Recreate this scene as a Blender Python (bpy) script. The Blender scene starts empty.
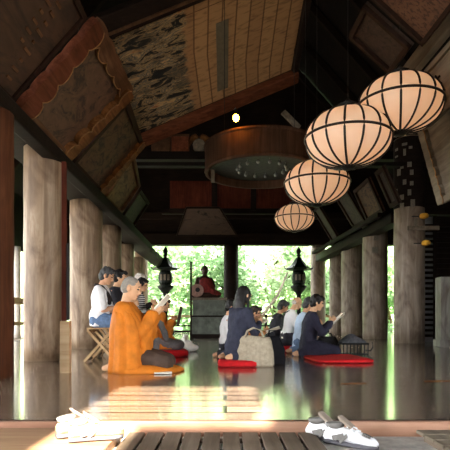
import bpy, bmesh, math, random
from mathutils import Vector as V, Matrix as M, noise
random.seed(7)
SUN_E, SKY_E, EXPO = 62.0, 13.0, 0.15
S = bpy.context.scene
COL = S.collection
PI = math.pi
F, HX, HY, CH = 500.0, 225.0, 321.0, 0.5        # focal length in px, principal column, horizon row, eye height

def at(px, py, Y):
    return V(((px-HX)/F*Y, Y, CH+(HY-py)/F*Y))

# ------------------------------------------------------------------ mesh builder
class MB:
    def __init__(s): s.v = []; s.f = []; s.uv = {}
    def add(s, vs, fs):
        n = len(s.v); s.v += [V(p) for p in vs]; s.f += [tuple(i+n for i in f) for f in fs]; return n
    def box(s, lo, hi):
        (x0,y0,z0),(x1,y1,z1) = lo,hi
        s.add([(x0,y0,z0),(x1,y0,z0),(x1,y1,z0),(x0,y1,z0),(x0,y0,z1),(x1,y0,z1),(x1,y1,z1),(x0,y1,z1)],
              [(3,2,1,0),(4,5,6,7),(0,1,5,4),(1,2,6,5),(2,3,7,6),(3,0,4,7)]); return s
    def obox(s, c, ax, ay, az):
        c,ax,ay,az = V(c),V(ax),V(ay),V(az)
        P = [c+ax*i+ay*j+az*k for k in (-1,1) for j in (-1,1) for i in (-1,1)]
        f = [(0,2,3,1),(4,5,7,6),(0,1,5,4),(1,3,7,5),(3,2,6,7),(2,0,4,6)]
        if ax.cross(ay).dot(az) < 0: f = [tuple(reversed(q)) for q in f]
        s.add(P, f); return s
    def beam(s, a, b, w, h, up=(0,0,1)):
        a,b = V(a),V(b); d=(b-a); L=d.length; d=d/L
        side = d.cross(V(up)).normalized(); u = side.cross(d)
        return s.obox((a+b)/2, d*(L/2), side*(w/2), u*(h/2))
    def slab(s, corners, n, t):
        c=[V(p) for p in corners]; n=V(n)*t; k=len(c)
        s.add(c+[p+n for p in c],[tuple(reversed(range(k))),tuple(range(k,2*k))]+[(i,(i+1)%k,(i+1)%k+k,i+k) for i in range(k)]); return s
    def tube(s, pts, r, n=10, cap=True):
        pts=[V(p) for p in pts]; rs = r if isinstance(r,(list,tuple)) else [r]*len(pts)
        rings=[]; ref=None
        for i,p in enumerate(pts):
            d=(pts[min(i+1,len(pts)-1)]-pts[max(i-1,0)]).normalized()
            if ref is None: ref = V((0,0,1)) if abs(d.z)<.9 else V((1,0,0))
            x=d.cross(ref).normalized(); y=d.cross(x).normalized(); ref = y.cross(d)*-1 if False else ref
            rings.append([p+x*math.cos(2*PI*k/n)*rs[i]+y*math.sin(2*PI*k/n)*rs[i] for k in range(n)])
        b=s.add([q for R in rings for q in R],[])
        for i in range(len(rings)-1):
            for k in range(n):
                s.f.append((b+i*n+k,b+i*n+(k+1)%n,b+(i+1)*n+(k+1)%n,b+(i+1)*n+k))
        if cap:
            s.f.append(tuple(b+k for k in reversed(range(n)))); s.f.append(tuple(b+(len(rings)-1)*n+k for k in range(n)))
        return s
    def lathe(s, prof, c=(0,0,0), n=24, caps=True):
        c=V(c); b=s.add([c+V((r*math.cos(2*PI*k/n),r*math.sin(2*PI*k/n),z)) for r,z in prof for k in range(n)],[])
        for i in range(len(prof)-1):
            for k in range(n):
                s.f.append((b+i*n+k,b+i*n+(k+1)%n,b+(i+1)*n+(k+1)%n,b+(i+1)*n+k))
        if caps:
            s.f.append(tuple(b+k for k in reversed(range(n)))); s.f.append(tuple(b+(len(prof)-1)*n+k for k in range(n)))
        return s
    def ell(s, c, r, rot=None, n=14, m=9):
        c=V(c); rot=rot or M.Identity(3)
        r = (r,r,r) if not isinstance(r,(tuple,list)) else r
        vs=[c+rot@V((0,0,-r[2]))]
        for i in range(1,m):
            a=-PI/2+PI*i/m
            for k in range(n):
                vs.append(c+rot@V((r[0]*math.cos(a)*math.cos(2*PI*k/n),r[1]*math.cos(a)*math.sin(2*PI*k/n),r[2]*math.sin(a))))
        vs.append(c+rot@V((0,0,r[2])))
        fs=[(0,1+(k+1)%n,1+k) for k in range(n)]
        for i in range(m-2):
            for k in range(n):
                fs.append((1+i*n+k,1+i*n+(k+1)%n,1+(i+1)*n+(k+1)%n,1+(i+1)*n+k))
        t=len(vs)-1; o=1+(m-2)*n
        fs+=[(o+k,o+(k+1)%n,t) for k in range(n)]
        s.add(vs,fs); return s
    def caps(s, pts, rs, n=12):
        rs = rs if isinstance(rs,(list,tuple)) else [rs]*len(pts)
        for p,r in zip(pts,rs): s.ell(p,r,n=n,m=8)
        for i in range(len(pts)-1):
            if (V(pts[i+1])-V(pts[i])).length>1e-5: s.tube([pts[i],pts[i+1]],[rs[i],rs[i+1]],n)
        return s
    def loft(s, rings, n=24, pleat=0, kp=9, seed=0):
        b=len(s.v)
        for j,(c,ux,uy) in enumerate(rings):
            c,ux,uy=V(c),V(ux),V(uy)
            for k in range(n):
                a=2*PI*k/n; q=1+pleat*math.sin(kp*a+seed+j*.35)+pleat*.6*math.sin((kp*2+1)*a+2*seed)
                s.v.append(c+(ux*math.cos(a)+uy*math.sin(a))*q)
        for i in range(len(rings)-1):
            for k in range(n):
                s.f.append((b+i*n+k,b+i*n+(k+1)%n,b+(i+1)*n+(k+1)%n,b+(i+1)*n+k))
        s.f.append(tuple(b+k for k in reversed(range(n)))); s.f.append(tuple(b+(len(rings)-1)*n+k for k in range(n)))
        return s

def wm(o):
    m=M.Identity(4)
    while o is not None: m=o.matrix_basis@m; o=o.parent
    return m

def mesh_of(name, mb, mat, smooth=False):
    me=bpy.data.meshes.new(name); me.from_pydata([tuple(p) for p in mb.v],[],mb.f); me.update()
    bm=bmesh.new(); bm.from_mesh(me); bmesh.ops.recalc_face_normals(bm,faces=bm.faces[:]); bm.to_mesh(me); bm.free()
    if mat: me.materials.append(mat)
    if smooth: me.polygons.foreach_set('use_smooth',[True]*len(me.polygons))
    return me

def obj(name, mb, mat, parent=None, local=False, smooth=False, bevel=0, auto=False):
    """link one builder as ONE mesh object; vertices are world coordinates unless local"""
    if parent is not None and not local:
        inv=wm(parent).inverted(); mb.v=[inv@p for p in mb.v]
    me=mesh_of(name,mb,mat,smooth)
    o=bpy.data.objects.new(name,me); COL.objects.link(o)
    if parent is not None: o.parent=parent
    if bevel:
        md=o.modifiers.new('bevel','BEVEL'); md.width=bevel; md.segments=2; md.limit_method='ANGLE'
    return o

def thing(name, label, cat, loc=(0,0,0), rz=0, group=None):
    o=bpy.data.objects.new(name,None); COL.objects.link(o); o.empty_display_size=.1
    o.location=loc; o.rotation_euler=(0,0,rz); return tag(o,label,cat,group)
def tag(o,label,cat,group=None):
    o['label']=label; o['category']=cat
    if group: o['group']=group
    return o
def solo(name,label,cat,mb,mat,group=None,loc=None,**k):
    """a thing that is one mesh; origin moved to loc"""
    if loc is not None: mb.v=[p-V(loc) for p in mb.v]
    o=obj(name,mb,mat,None,**k)
    if loc is not None: o.location=loc
    return tag(o,label,cat,group)
def struct(name,mb,mat,parent=None,**k):
    o=obj(name,mb,mat,parent,**k)
    if parent is None: o['kind']='structure'
    return o

def remesh(mb, vox, smooth=4, disp=0.0, dscale=9.0, seed=0):
    """union of overlapping closed shapes as one continuous surface"""
    me=mesh_of('raw',mb,None); o=bpy.data.objects.new('raw',me); COL.objects.link(o)
    md=o.modifiers.new('r','REMESH'); md.mode='VOXEL'; md.voxel_size=vox; md.adaptivity=0
    if smooth:
        sm=o.modifiers.new('s','SMOOTH'); sm.iterations=smooth; sm.factor=.5
    dg=bpy.context.evaluated_depsgraph_get(); dg.update()
    ev=o.evaluated_get(dg); m2=bpy.data.meshes.new_from_object(ev)
    out=MB(); out.v=[v.co.copy() for v in m2.vertices]; out.f=[tuple(p.vertices) for p in m2.polygons]
    if disp:
        ns=[v.normal.copy() for v in m2.vertices]
        for i,p in enumerate(out.v):
            q=V((p.x*dscale+seed*3.1,p.y*dscale,p.z*dscale*.55))
            out.v[i]=p+ns[i]*disp*(noise.noise(q)+.5*noise.noise(q*2.1))
    bpy.data.objects.remove(o); bpy.data.meshes.remove(me); bpy.data.meshes.remove(m2)
    return out

# ------------------------------------------------------------------ materials
def lin(h):
    if isinstance(h,str):
        h=h.lstrip('#'); c=[int(h[i:i+2],16)/255 for i in (0,2,4)]
    else: c=h
    return tuple((x/12.92 if x<=.04045 else ((x+.055)/1.055)**2.4) for x in c)+(1,)
class NT:
    def __init__(s,name):
        s.m=bpy.data.materials.new(name); s.m.use_nodes=True; s.t=s.m.node_tree; s.t.nodes.clear()
        s.out=s.n('ShaderNodeOutputMaterial'); 
    def n(s,t,**k):
        x=s.t.nodes.new(t)
        for a,b in k.items(): setattr(x,a,b)
        return x
    def l(s,a,b): s.t.links.new(a,b)
    def bsdf(s,rough=.6,spec=.4):
        b=s.n('ShaderNodeBsdfPrincipled'); b.inputs['Roughness'].default_value=rough; b.inputs['Specular IOR Level'].default_value=spec
        s.l(b.outputs[0],s.out.inputs[0]); s.b=b; return b
    def coord(s,kind='Object',scale=(1,1,1),rot=(0,0,0)):
        c=s.n('ShaderNodeTexCoord'); m=s.n('ShaderNodeMapping'); m.inputs['Scale'].default_value=scale; m.inputs['Rotation'].default_value=rot
        s.l(c.outputs[kind],m.inputs[0]); return m.outputs[0]
    def noise(s,vec,scale,detail=4,rough=.6,dist=0):
        x=s.n('ShaderNodeTexNoise'); x.inputs['Scale'].default_value=scale; x.inputs['Detail'].default_value=detail
        x.inputs['Roughness'].default_value=rough; x.inputs['Distortion'].default_value=dist
        if vec: s.l(vec,x.inputs['Vector'])
        return x.outputs['Fac']
    def ramp(s,fac,stops):
        r=s.n('ShaderNodeValToRGB'); e=r.color_ramp.elements
        while len(e)<len(stops): e.new(.5)
        for i,(p,c) in enumerate(stops): e[i].position=p; e[i].color=lin(c)
        s.l(fac,r.inputs[0]); return r.outputs[0]
    def mix(s,fac,a,b,mode='MIX'):
        x=s.n('ShaderNodeMix',data_type='RGBA',blend_type=mode)
        if isinstance(fac,(int,float)): x.inputs[0].default_value=fac
        else: s.l(fac,x.inputs[0])
        for sock,v in ((x.inputs[6],a),(x.inputs[7],b)):
            if isinstance(v,(str,tuple)): sock.default_value=lin(v)
            else: s.l(v,sock)
        return x.outputs[2]
    def bump(s,h,strength=.3,dist=.02):
        b=s.n('ShaderNodeBump'); b.inputs['Strength'].default_value=strength; b.inputs['Distance'].default_value=dist
        s.l(h,b.inputs['Height']); s.l(b.outputs[0],s.b.inputs['Normal'])
def plain(name,c,rough=.6,var=.12,scale=14,spec=.3,metal=0,bump=.1):
    t=NT(name); b=t.bsdf(rough,spec); b.inputs['Metallic'].default_value=metal
    f=t.noise(t.coord(),scale); c=[x for x in (int(c.lstrip('#')[i:i+2],16)/255 for i in (0,2,4))]
    lo=tuple(max(0,x*(1-var)) for x in c); hi=tuple(min(1,x*(1+var)) for x in c)
    t.l(t.ramp(f,[(.3,lo),(.7,hi)]),b.inputs['Base Color'])
    if bump: t.bump(f,bump,.01)
    return t.m
def wood(name,dark,mid,light,axis='z',sc=6,rough=.75,spec=.12,bump=.35,coord='Object'):
    t=NT(name); b=t.bsdf(rough,spec)
    st={'x':(.08,1,1),'y':(1,.08,1),'z':(1,1,.08)}[axis]
    v=t.coord(coord,st); f=t.noise(v,sc*3,6,.65,.6); g=t.noise(t.coord(coord),sc*.28,3)
    a=t.ramp(f,[(.25,dark),(.5,mid),(.78,light)])
    k=t.ramp(g,[(.3,(.72,.70,.68)),(.7,(1,1,1))])
    t.l(t.mix(1.0,a,k,'MULTIPLY'),b.inputs['Base Color']); t.bump(f,bump,.01); return t.m

m_floor=None
def floor_mat():
    t=NT('polished dark floor planks'); b=t.bsdf(.16,.5)
    v=t.coord('Object')
    br=t.n('ShaderNodeTexBrick'); t.l(v,br.inputs['Vector'])
    br.offset=.37; br.inputs['Scale'].default_value=1; br.inputs['Brick Width'].default_value=3.6; br.inputs['Row Height'].default_value=.21
    br.inputs['Mortar Size'].default_value=.013; br.inputs['Mortar Smooth'].default_value=.2
    br.inputs['Color1'].default_value=lin('#74665a'); br.inputs['Color2'].default_value=lin('#9a8875'); br.inputs['Mortar'].default_value=lin('#120d0a')
    g=t.noise(t.coord('Object',(.07,1,1)),22,6,.65,.5)
    gr=t.ramp(g,[(.25,(.62,.6,.58)),(.75,(1,1,1))])
    t.l(t.mix(1,br.outputs['Color'],gr,'MULTIPLY'),b.inputs['Base Color'])
    w=t.noise(t.coord('Object',(.25,1,1)),3.2,2,.5)
    rr=t.n('ShaderNodeMapRange'); rr.inputs['To Min'].default_value=.06; rr.inputs['To Max'].default_value=.20; t.l(g,rr.inputs[0]); t.l(rr.outputs[0],b.inputs['Roughness'])
    h=t.n('ShaderNodeMath',operation='MULTIPLY_ADD'); t.l(w,h.inputs[0]); h.inputs[1].default_value=1.2; t.l(br.outputs['Fac'],h.inputs[2])
    h2=t.n('ShaderNodeMath',operation='SUBTRACT'); t.l(h.outputs[0],h2.inputs[0]); t.l(br.outputs['Fac'],h2.inputs[1]); 
    h3=t.n('ShaderNodeMath',operation='SUBTRACT'); t.l(h2.outputs[0],h3.inputs[0]); t.l(br.outputs['Fac'],h3.inputs[1])
    t.bump(h3.outputs[0],.12,.012)
    b.inputs['Coat Weight'].default_value=.35; b.inputs['Coat Roughness'].default_value=.12
    return t.m
m_floor=floor_mat()
m_column=None
def column_mat(name,dark,mid,light):
    t=NT(name); b=t.bsdf(.55,.35)
    f=t.noise(t.coord('Object',(1,1,.09)),9,6,.65,.8); g=t.noise(t.coord('Object',(1,1,.5)),2.3,4,.6,1.2)
    a=t.ramp(f,[(.25,dark),(.5,mid),(.75,light)])
    k=t.ramp(g,[(.32,(.66,.60,.54)),(.5,(.92,.9,.88)),(.72,(1,1,1))])
    t.l(t.mix(1,a,k,'MULTIPLY'),b.inputs['Base Color']); t.bump(f,.3,.012); return t.m
m_column=column_mat('weathered grey brown column','#6a5743','#947d65','#bca88f')
m_column_r=column_mat('weathered dark grey column','#6a5d50','#8d7f70','#aa9c8b')
m_redcol=wood('red brown timber','#3a1f12','#55301c','#6d4429')
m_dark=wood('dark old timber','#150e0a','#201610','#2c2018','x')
m_roof=wood('smoke darkened roof boards','#0e0907','#17100c','#20170f','y')
m_panel=wood('brown tablet board','#38261a','#4d3524','#634731','y',3)
m_paneld=wood('dark tablet board','#211510','#301f16','#40291d','y',3)
m_frame=wood('tablet frame wood','#4a3222','#684831','#866144','y',5)
m_red=wood('faded vermilion carving','#4a2718','#683723','#824d35','y',5)
m_ochre=wood('ochre carved wood','#523219','#784e2b','#9a6c40','y',5)
m_greyw=wood('weathered grey board','#5e5548','#7d7263','#9a8e7c','y',4)
m_pale=wood('pale wood','#a98a68','#c9ab86','#dcc4a2','x',5)
m_lightw=wood('light bamboo colour wood','#9c7b55','#bf9c72','#d3b48c','z',6)
m_sill=wood('reddish step timber','#a47860','#c0937a','#d2aa90','x',6,.5)
m_slat=wood('grey brown slat','#5e5246','#786a5b','#8f8070','y',6)
m_black=plain('black metal','#14120f',.5,.2)
m_bronze=plain('dark bronze','#1b1f1b',.45,.3,metal=.6)
m_ground=plain('grey concrete','#b9b4ac',.8,.12,20)
m_gravel=plain('pale gravel','#7d776b',.9,.1,60)
m_hill=plain('mossy hillside','#7f9a55',.95,.3,1.3)
m_stone=plain('grey painted chest','#565a50',.7,.2,5)
m_white=plain('white paint','#d9d3c9',.7,.06)

m_white_wall=plain('white reflector wall','#e6e1d8',.8,.03)
m_stepw=wood('worn brown step board','#86634a','#a98465','#c29f80','x',4,.5)
m_forecourt=plain('unseen ground darkened against bounce','#4a463b',.95,.2,9)  # dark tone chosen to cut bounced fill from the unseen front ground
m_blockw=wood('sky blocker boards','#3a2c22','#4f3d30','#65503f','z',4)
# ------------------------------------------------------------------ setting
YB=20.0                                        # back wall plane
fl=MB(); fl.box((-5.4,2.53,-.08),(9,21.2,0)); struct('floor',fl,m_floor)
sl=MB(); sl.box((-7,2.49,-.12),(9,2.528,-.003)); struct('trim_1',sl,m_sill,bevel=.004)
fl2=MB(); fl2.box((-6.9,2.53,-.08),(-5.42,21.2,-.004)); struct('floor.001',fl2,m_slat)
gr=MB(); gr.box((-9,.9,-.25),(11,2.49,-.076)); struct('floor_stone',gr,m_ground)
gr=MB(); gr.box((-40,-16,-.25),(40,.898,-.08)); struct('floor_stone.001',gr,m_forecourt)  # out of view, kept dark to weaken the front bounce
g2=MB(); g2.box((-60,2.56,-.45),(-6.95,60,-.2)); struct('ground_left',g2,m_gravel)
cw=MB(); cw.box((-16.4,2.6,-.2),(-16.1,46,1.5)); cw.box((-16.6,2.6,1.5),(-15.9,46,1.66)); struct('light_shaper_left',cw,m_white_wall)  # white wall added to brighten the floor reflection on the left
g3=MB(); g3.box((9.05,2.56,-1.3),(60,60,-1.0)); g3.box((-6.9,21.3,-1.3),(9,60,-1.0)); struct('ground_garden',g3,m_hill)

st=MB(); st.box((-3.2,1.9,-.076),(-.50,2.487,-.03)); struct('trim_13',st,m_stepw,bevel=.004)
cw=MB(); cw.box((-9,-12.3,-.25),(14,-12,4.6)); struct('sky_blocker_wall',cw,m_blockw)  # unseen wall added behind the camera to block low front sky
# roof: two slopes, ridge along the hall
RZ=13.0
def roofz(x): return 3.0+(x+7.6)/8.4*(RZ-3) if x<.8 else RZ-(x-.8)/8.8*(RZ-3)
rf=MB()
EX=-6.7
rf.slab([(EX,-.6,roofz(EX)),(.8,-.6,RZ),(.8,22.5,RZ),(EX,22.5,roofz(EX))],(0,0,1),.25)
rf.slab([(.8,-.6,RZ),(9.6,-.6,3.0),(9.6,22.5,3.0),(.8,22.5,RZ)],(0,0,1),.25)
struct('ceiling',rf,m_roof)
for i in range(12):
    y=.4+i*1.95
    for a,b in (((EX+.1,y,roofz(EX+.1)),(.8,y,RZ-.14)),((.8,y,RZ-.14),(9.4,y,3.1))):
        r=MB(); r.beam(V(a)-V((0,0,.1)),V(b)-V((0,0,.1)),.14,.2); o=struct('ceiling_rafter',r,m_dark)
# unseen eaves added to block the sun, with a gap shaping the floor patch
for nm,x0,x1,y0 in (('sun_mask_eave',-9,-.47,-8),('sun_mask_eave.001',.55,11,-8)):
    e=MB(); e.box((x0,y0,3.94),(x1,-.62,4.05)); struct(nm,e,m_roof)
e=MB(); e.box((-.468,-1.24,3.94),(.548,-.62,4.05)); struct('sun_mask_eave.002',e,m_roof)
e=MB(); e.box((-.13,-8,3.94),(.548,-2.70,4.05)); struct('sun_mask_eave.003',e,m_roof)  # strip added to keep the sun off the duckboard
gb=MB(); gb.slab([(-7.6,-.5,3.9),(9.6,-.5,3.9),(9.0,-.5,3.95),(.8,-.5,RZ+.1),(-6.9,-.5,4.1)],(0,1,0),.1); struct('wall_front',gb,m_roof)
for x in (-4.6,5.6):  # posts for the added eaves, out of view
    p=MB(); p.tube([(x,-7.6,-.076),(x,-7.6,3.94)],.2,20); struct('trim_2',p,m_redcol,smooth=False)

# back wall above the garden openings
bw=MB(); bw.box((-6.6,YB+.05,3.62),(9,YB+.2,4.0)); bw.slab([(-6.6,YB+.05,4.0),(9,YB+.05,4.0),(8.6,YB+.05,4.05),(.8,YB+.05,RZ-.1),(-6.6,YB+.05,roofz(-6.6)-.02)],(0,1,0),.15); struct('wall_back',bw,m_dark)
lt=MB(); lt.box((-6.6,YB-.2,3.30+.22),(9,YB+.2,3.98)); struct('trim_3',lt,m_dark,bevel=.02)
lt=MB(); lt.box((-6.6,YB-.25,4.55),(9,YB+.04,4.8)); struct('trim_4',lt,m_dark,bevel=.02)

def column(x,y,r,z1,mat,label,grp=None,z0=0):
    c=MB(); prof=[]
    for i in range(15):
        z=z0+(z1-z0)*i/14; prof.append((r*(1+.012*math.sin(i*1.7+x*5))*(1.0 if i>0 else .985),z-z0))
    c.lathe(prof,n=36)
    o=obj('column',c,mat,None,local=True,smooth=True); o.location=(x,y,z0)
    o.data.polygons[-1].use_smooth=False
    return tag(o,label,'column',grp)
LCOL=[(-2.33,6.41,.237,2.699,'pale weathered timber column behind the white-shirted reader\'s stool, second from left edge'),
      (-2.57,9.26,.295,2.699,'broad mottled timber column just behind the reader in white shirt'),
      (-2.72,11.7,.29,2.699,'third timber column of left row, partly hidden behind the broad mottled one'),
      (-2.92,14.5,.28,2.699,'fourth timber column of left row, behind the seated readers\' heads'),
      (-3.12,17.4,.27,2.699,'thin-looking fifth column of left row, in deep shade'),
      (-3.36,20,.27,3.52,'corner column at the left end of the garden opening')]
for x,y,r,z,l in LCOL: column(x,y,r,z,m_column,l,'left colonnade')
column(-2.115,4.40,.24,2.33,m_redcol,'red-brown timber column cut by the left edge of view')
RCOL=[(4.20,11.4,.335,4.62,'large grey timber column covered with pale pilgrim paper slips near top'),
      (4.23,14.1,.345,3.15,'grey timber column second from right, beside the green garden strip'),
      (4.30,16.9,.36,3.1,'grey timber column standing behind the one beside the garden strip'),
      (4.30,19.0,.33,3.1,'narrowest grey timber column just right of the raised booklet'),
      (3.78,20.3,.30,3.52,'dark corner column at the right end of the garden opening')]
for x,y,r,z,l in RCOL: column(x,y,r,z,m_column_r,l,'right colonnade')
column(.24,YB,.29,3.52,m_dark,'dark post dividing the two garden openings')
for i,(x,y,r,l) in enumerate([(-6.05,14.4,.16,'pale outer veranda column seen between the two leftmost columns')]):
    column(x,y,r,2.64,m_white if i==0 else m_column,l)
fz=MB(); fz.box((-6.32,2.7,2.65),(-6.22,20.6,4.3)); struct('light_shaper_left.001',fz,m_roof)  # frieze added to cut sky light on the column tops
# outer rail on the left veranda
rl=thing('veranda_rail','pale wooden rail low beyond the two leftmost columns','railing',(-5.9,11,0))
b=MB(); b.box((-5.95,6,.98),(-5.83,20,1.16)); obj('rail',b,m_pale,rl)
b=MB(); b.box((-5.94,6,.38),(-5.84,20,.48)); obj('rail',b,m_pale,rl)
for y in (6.2,9.5,12.8,16.2,19.4):
    b=MB(); b.box((-5.96,y-.05,0),(-5.82,y+.05,1.0)); obj('post',b,m_pale,rl)

m_redd=wood('dark red painted wood','#3f1a10','#562618','#6b3424')
# dark red post with a hanging black plaque
pt=thing('square_post','slim red-brown square post between the two big left columns','post',at(66,375,4.85)*1 if False else (-1.545,4.85,0))
b=MB(); b.box((-1.578,4.82,.5),(-1.535,4.86,2.04)); obj('shaft',b,m_redd,pt,bevel=.004)
b=MB(); b.box((-1.59,4.81,0),(-1.50,4.89,.5)); o=obj('base',b,m_pale,pt,bevel=.004); o['label']='pale base'  # lower part of the post in a paler tone
pq=MB(); pq.box((-1.533,4.83,.51),(-1.505,4.85,1.25)); o=solo('hanging_plaque','narrow black plaque hung on the slim red-brown post','plaque',pq,m_black,loc=(-1.52,4.84,.51),bevel=.003)

# long beams which carry the tablets
LX=-2.27
b=MB(); b.box((-2.27,3.2,2.52),(-2.09,14.4,2.695)); b.box((-2.85,3.2,2.70),(-2.36,20,2.9)); struct('trim_5',b,m_dark,bevel=.02)
b=MB(); b.box((LX-.07,3.2,2.70),(LX+.02,14.2,2.78)); struct('trim_6',b,m_frame,bevel=.008)
b=MB(); b.beam((4.15,12.0,2.98),(3.75,19.8,2.98),.34,.26); struct('trim_7',b,m_dark,bevel=.02)
b=MB(); b.beam((3.68,11.9,3.03),(3.28,18.6,3.03),.10,.10); struct('trim_8',b,m_dark,bevel=.008)

m_gilt=plain('dull gilding','#80592f',.5,.25,12)
# ------------------------------------------------------------------ tablets (votive panels)
def uvquad(name,c4,n,t,mat,parent):
    """board with its face uv 0..1"""
    mb=MB(); mb.slab(c4,n,t); inv=wm(parent).inverted(); mb.v=[inv@p for p in mb.v]
    me=bpy.data.meshes.new(name); me.from_pydata([tuple(p) for p in mb.v],[],mb.f)
    uv=me.uv_layers.new(name='UVMap'); q=[(0,0),(1,0),(1,1),(0,1)]
    for poly in me.polygons:
        for li in poly.loop_indices: uv.data[li].uv=q[me.loops[li].vertex_index%4]
    bm=bmesh.new(); bm.from_mesh(me); bmesh.ops.recalc_face_normals(bm,faces=bm.faces[:]); bm.to_mesh(me); bm.free()
    me.materials.append(mat); o=bpy.data.objects.new(name,me); COL.objects.link(o); o.parent=parent; return o

def wavy(mb,a,b,w,n,t,waves,amp,both=False):
    """carved strip from a to b, scalloped along one side (w = width vector)"""
    a,b,w,n=V(a),V(b),V(w),V(n); N=waves*8; L=[];R=[]
    for i in range(N+1):
        u=i/N; k=1+amp*abs(math.sin(PI*u*waves))**.6*(1.0+.3*math.sin(7*u))-amp*.5
        L.append(a+(b-a)*u-(w*(k*.35) if both else V((0,0,0)))); R.append(a+(b-a)*u+w*k)
    base=mb.add(L+R+[p+n*t for p in L]+[p+n*t for p in R],[]); m=N+1
    for i in range(N):
        q=lambda s,j: base+s*m+j
        mb.f+= [(q(0,i),q(0,i+1),q(1,i+1),q(1,i)),(q(2,i),q(3,i),q(3,i+1),q(2,i+1)),(q(0,i),q(2,i),q(2,i+1),q(0,i+1)),(q(1,i),q(1,i+1),q(3,i+1),q(3,i))]
    mb.f+=[(base,base+m,base+3*m,base+2*m),(base+N,base+2*m+N,base+3*m+N,base+m+N)]
    mb.rim=[p+n*t for p in R]
    return mb

def tablet(label,bl,br,tr,tl,mat,fmat,fw=.07,ft=.05,front=None,near=None,far=None,low=None,top=None,name='votive_tablet',bt=.035,grp='votive tablets along the left row'):
    bl,br,tr,tl=[V(p) for p in (bl,br,tr,tl)]
    n=(br-bl).cross(tl-bl).normalized()
    if front is not None and n.dot(V(front))<0: n=-n
    t=thing(name,label,'tablet',bl if bl.z<br.z else br,0,grp)
    uvquad('board',[bl,br,tr,tl],-n,bt,mat,t)
    e1=(br-bl).normalized(); e2=(tl-bl).normalized()
    for a,b,ins,sp in ((bl,br,e2,low),(tl,tr,-e2,top),(bl,tl,e1,near),(br,tr,-e1,far)):
        mb=MB()
        if sp:
            wavy(mb,a-n*.02,b-n*.02,ins*sp[0],n,sp[1],sp[2],sp[3],True); rim=mb.rim; ce=obj('carved_edge',mb,sp[4],t,bevel=.006); gm=MB(); gm.tube(rim,.008,6); obj('gilded_rim',gm,m_gilt,ce)
        else:
            c=[a,b,b+ins*fw,a+ins*fw]; mb.slab(c,n,ft); obj('frame_bar',mb,fmat,t,bevel=.006)
    return t
def lq(y0,y1,dx,dz,dx1=None,dz1=None,z=2.80):
    dx1=dx if dx1 is None else dx1; dz1=dz if dz1 is None else dz1
    return (LX,y0,z),(LX,y1,z),(LX+dx1,y1,z+dz1),(LX+dx,y0,z+dz)

def art_mat(name,base,marks,paint,sc=6,lo=.48,hi=.6):
    t=NT(name); b=t.bsdf(.7,.25); uv=t.coord('UV',(1,1,1))
    f=t.noise(uv,sc,6,.7,1.5); g=t.noise(uv,sc*2.3,4,.6,.5)
    c=t.ramp(g,[(.3,base),(.7,marks)])
    t.l(t.mix(t.ramp(f,[(lo,(0,0,0)),(hi,(1,1,1))]),c,paint),b.inputs['Base Color']); return t.m
m_artA=art_mat('dark faded tablet face','#3b291d','#4d3525','#30221a',3)
m_artB=art_mat('faded painting on brown board','#553f2f','#694e3a','#3a2c23',5)
m_artC=art_mat('dim figure painting','#4a2f20','#5e402b','#2c1b13',7)
m_artD=art_mat('brown grain tablet','#6b4a32','#85603f','#4a3020',5)
m_artE=art_mat('dark dim tablet','#2c1f17','#3a2a1e','#1d140f',7)

A=tablet('huge plain dark brown tablet leaning in at the top left corner',*lq(2.6,5.28,.80,.92),m_artA,m_paneld,.06,.03,(1,0,-1))
# a row of small worn name strips on its face near the far edge
bl,br,tr,tl=[V(p) for p in lq(2.6,5.28,.80,.92)]
nrm=(br-bl).cross(tl-bl).normalized(); nrm = nrm if nrm.x>0 else -nrm
for j in range(10):
    for k in range(2 if j>2 else 1):
        c=br+(tr-br)*(.14+.085*j+.02*k)+V((0,-.30-.16*k-.02*j,0))
        u=(tr-br).normalized(); mb=MB(); mb.obox(c+nrm*.012,V((0,.045+.025*math.sin(j*2.7+k*2),0)),u*(.014),nrm*.006); obj('name_strip',mb,m_frame,A)
B=tablet('faded painted tablet with scalloped red near edge and ochre cloud-carved far edge',*lq(5.45,7.05,.86,.98,.92,.93),m_artB,m_frame,.10,.05,(1,0,-1),
   near=(.20,.09,5,.4,m_red),far=(.17,.10,5,.45,m_ochre),top=(.15,.06,5,.4,m_frame))
C=tablet('dark figure-painted tablet between two ochre carved edges over the mottled column',*lq(7.3,9.0,.84,.96,.78,.92),m_artC,m_paneld,.09,.05,(1,0,-1),
   far=(.15,.10,6,.35,m_ochre))
D=tablet('small warm brown tablet with rounded frame, third along the left row',*lq(9.3,10.7,.55,.84,.42,.62),m_artD,m_frame,.07,.06,(1,0,-1))
E=tablet('smallest dark tablet at the far end of the left row',*lq(10.95,12.2,.40,.60),m_artE,m_paneld,.07,.05,(1,0,-1))

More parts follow.
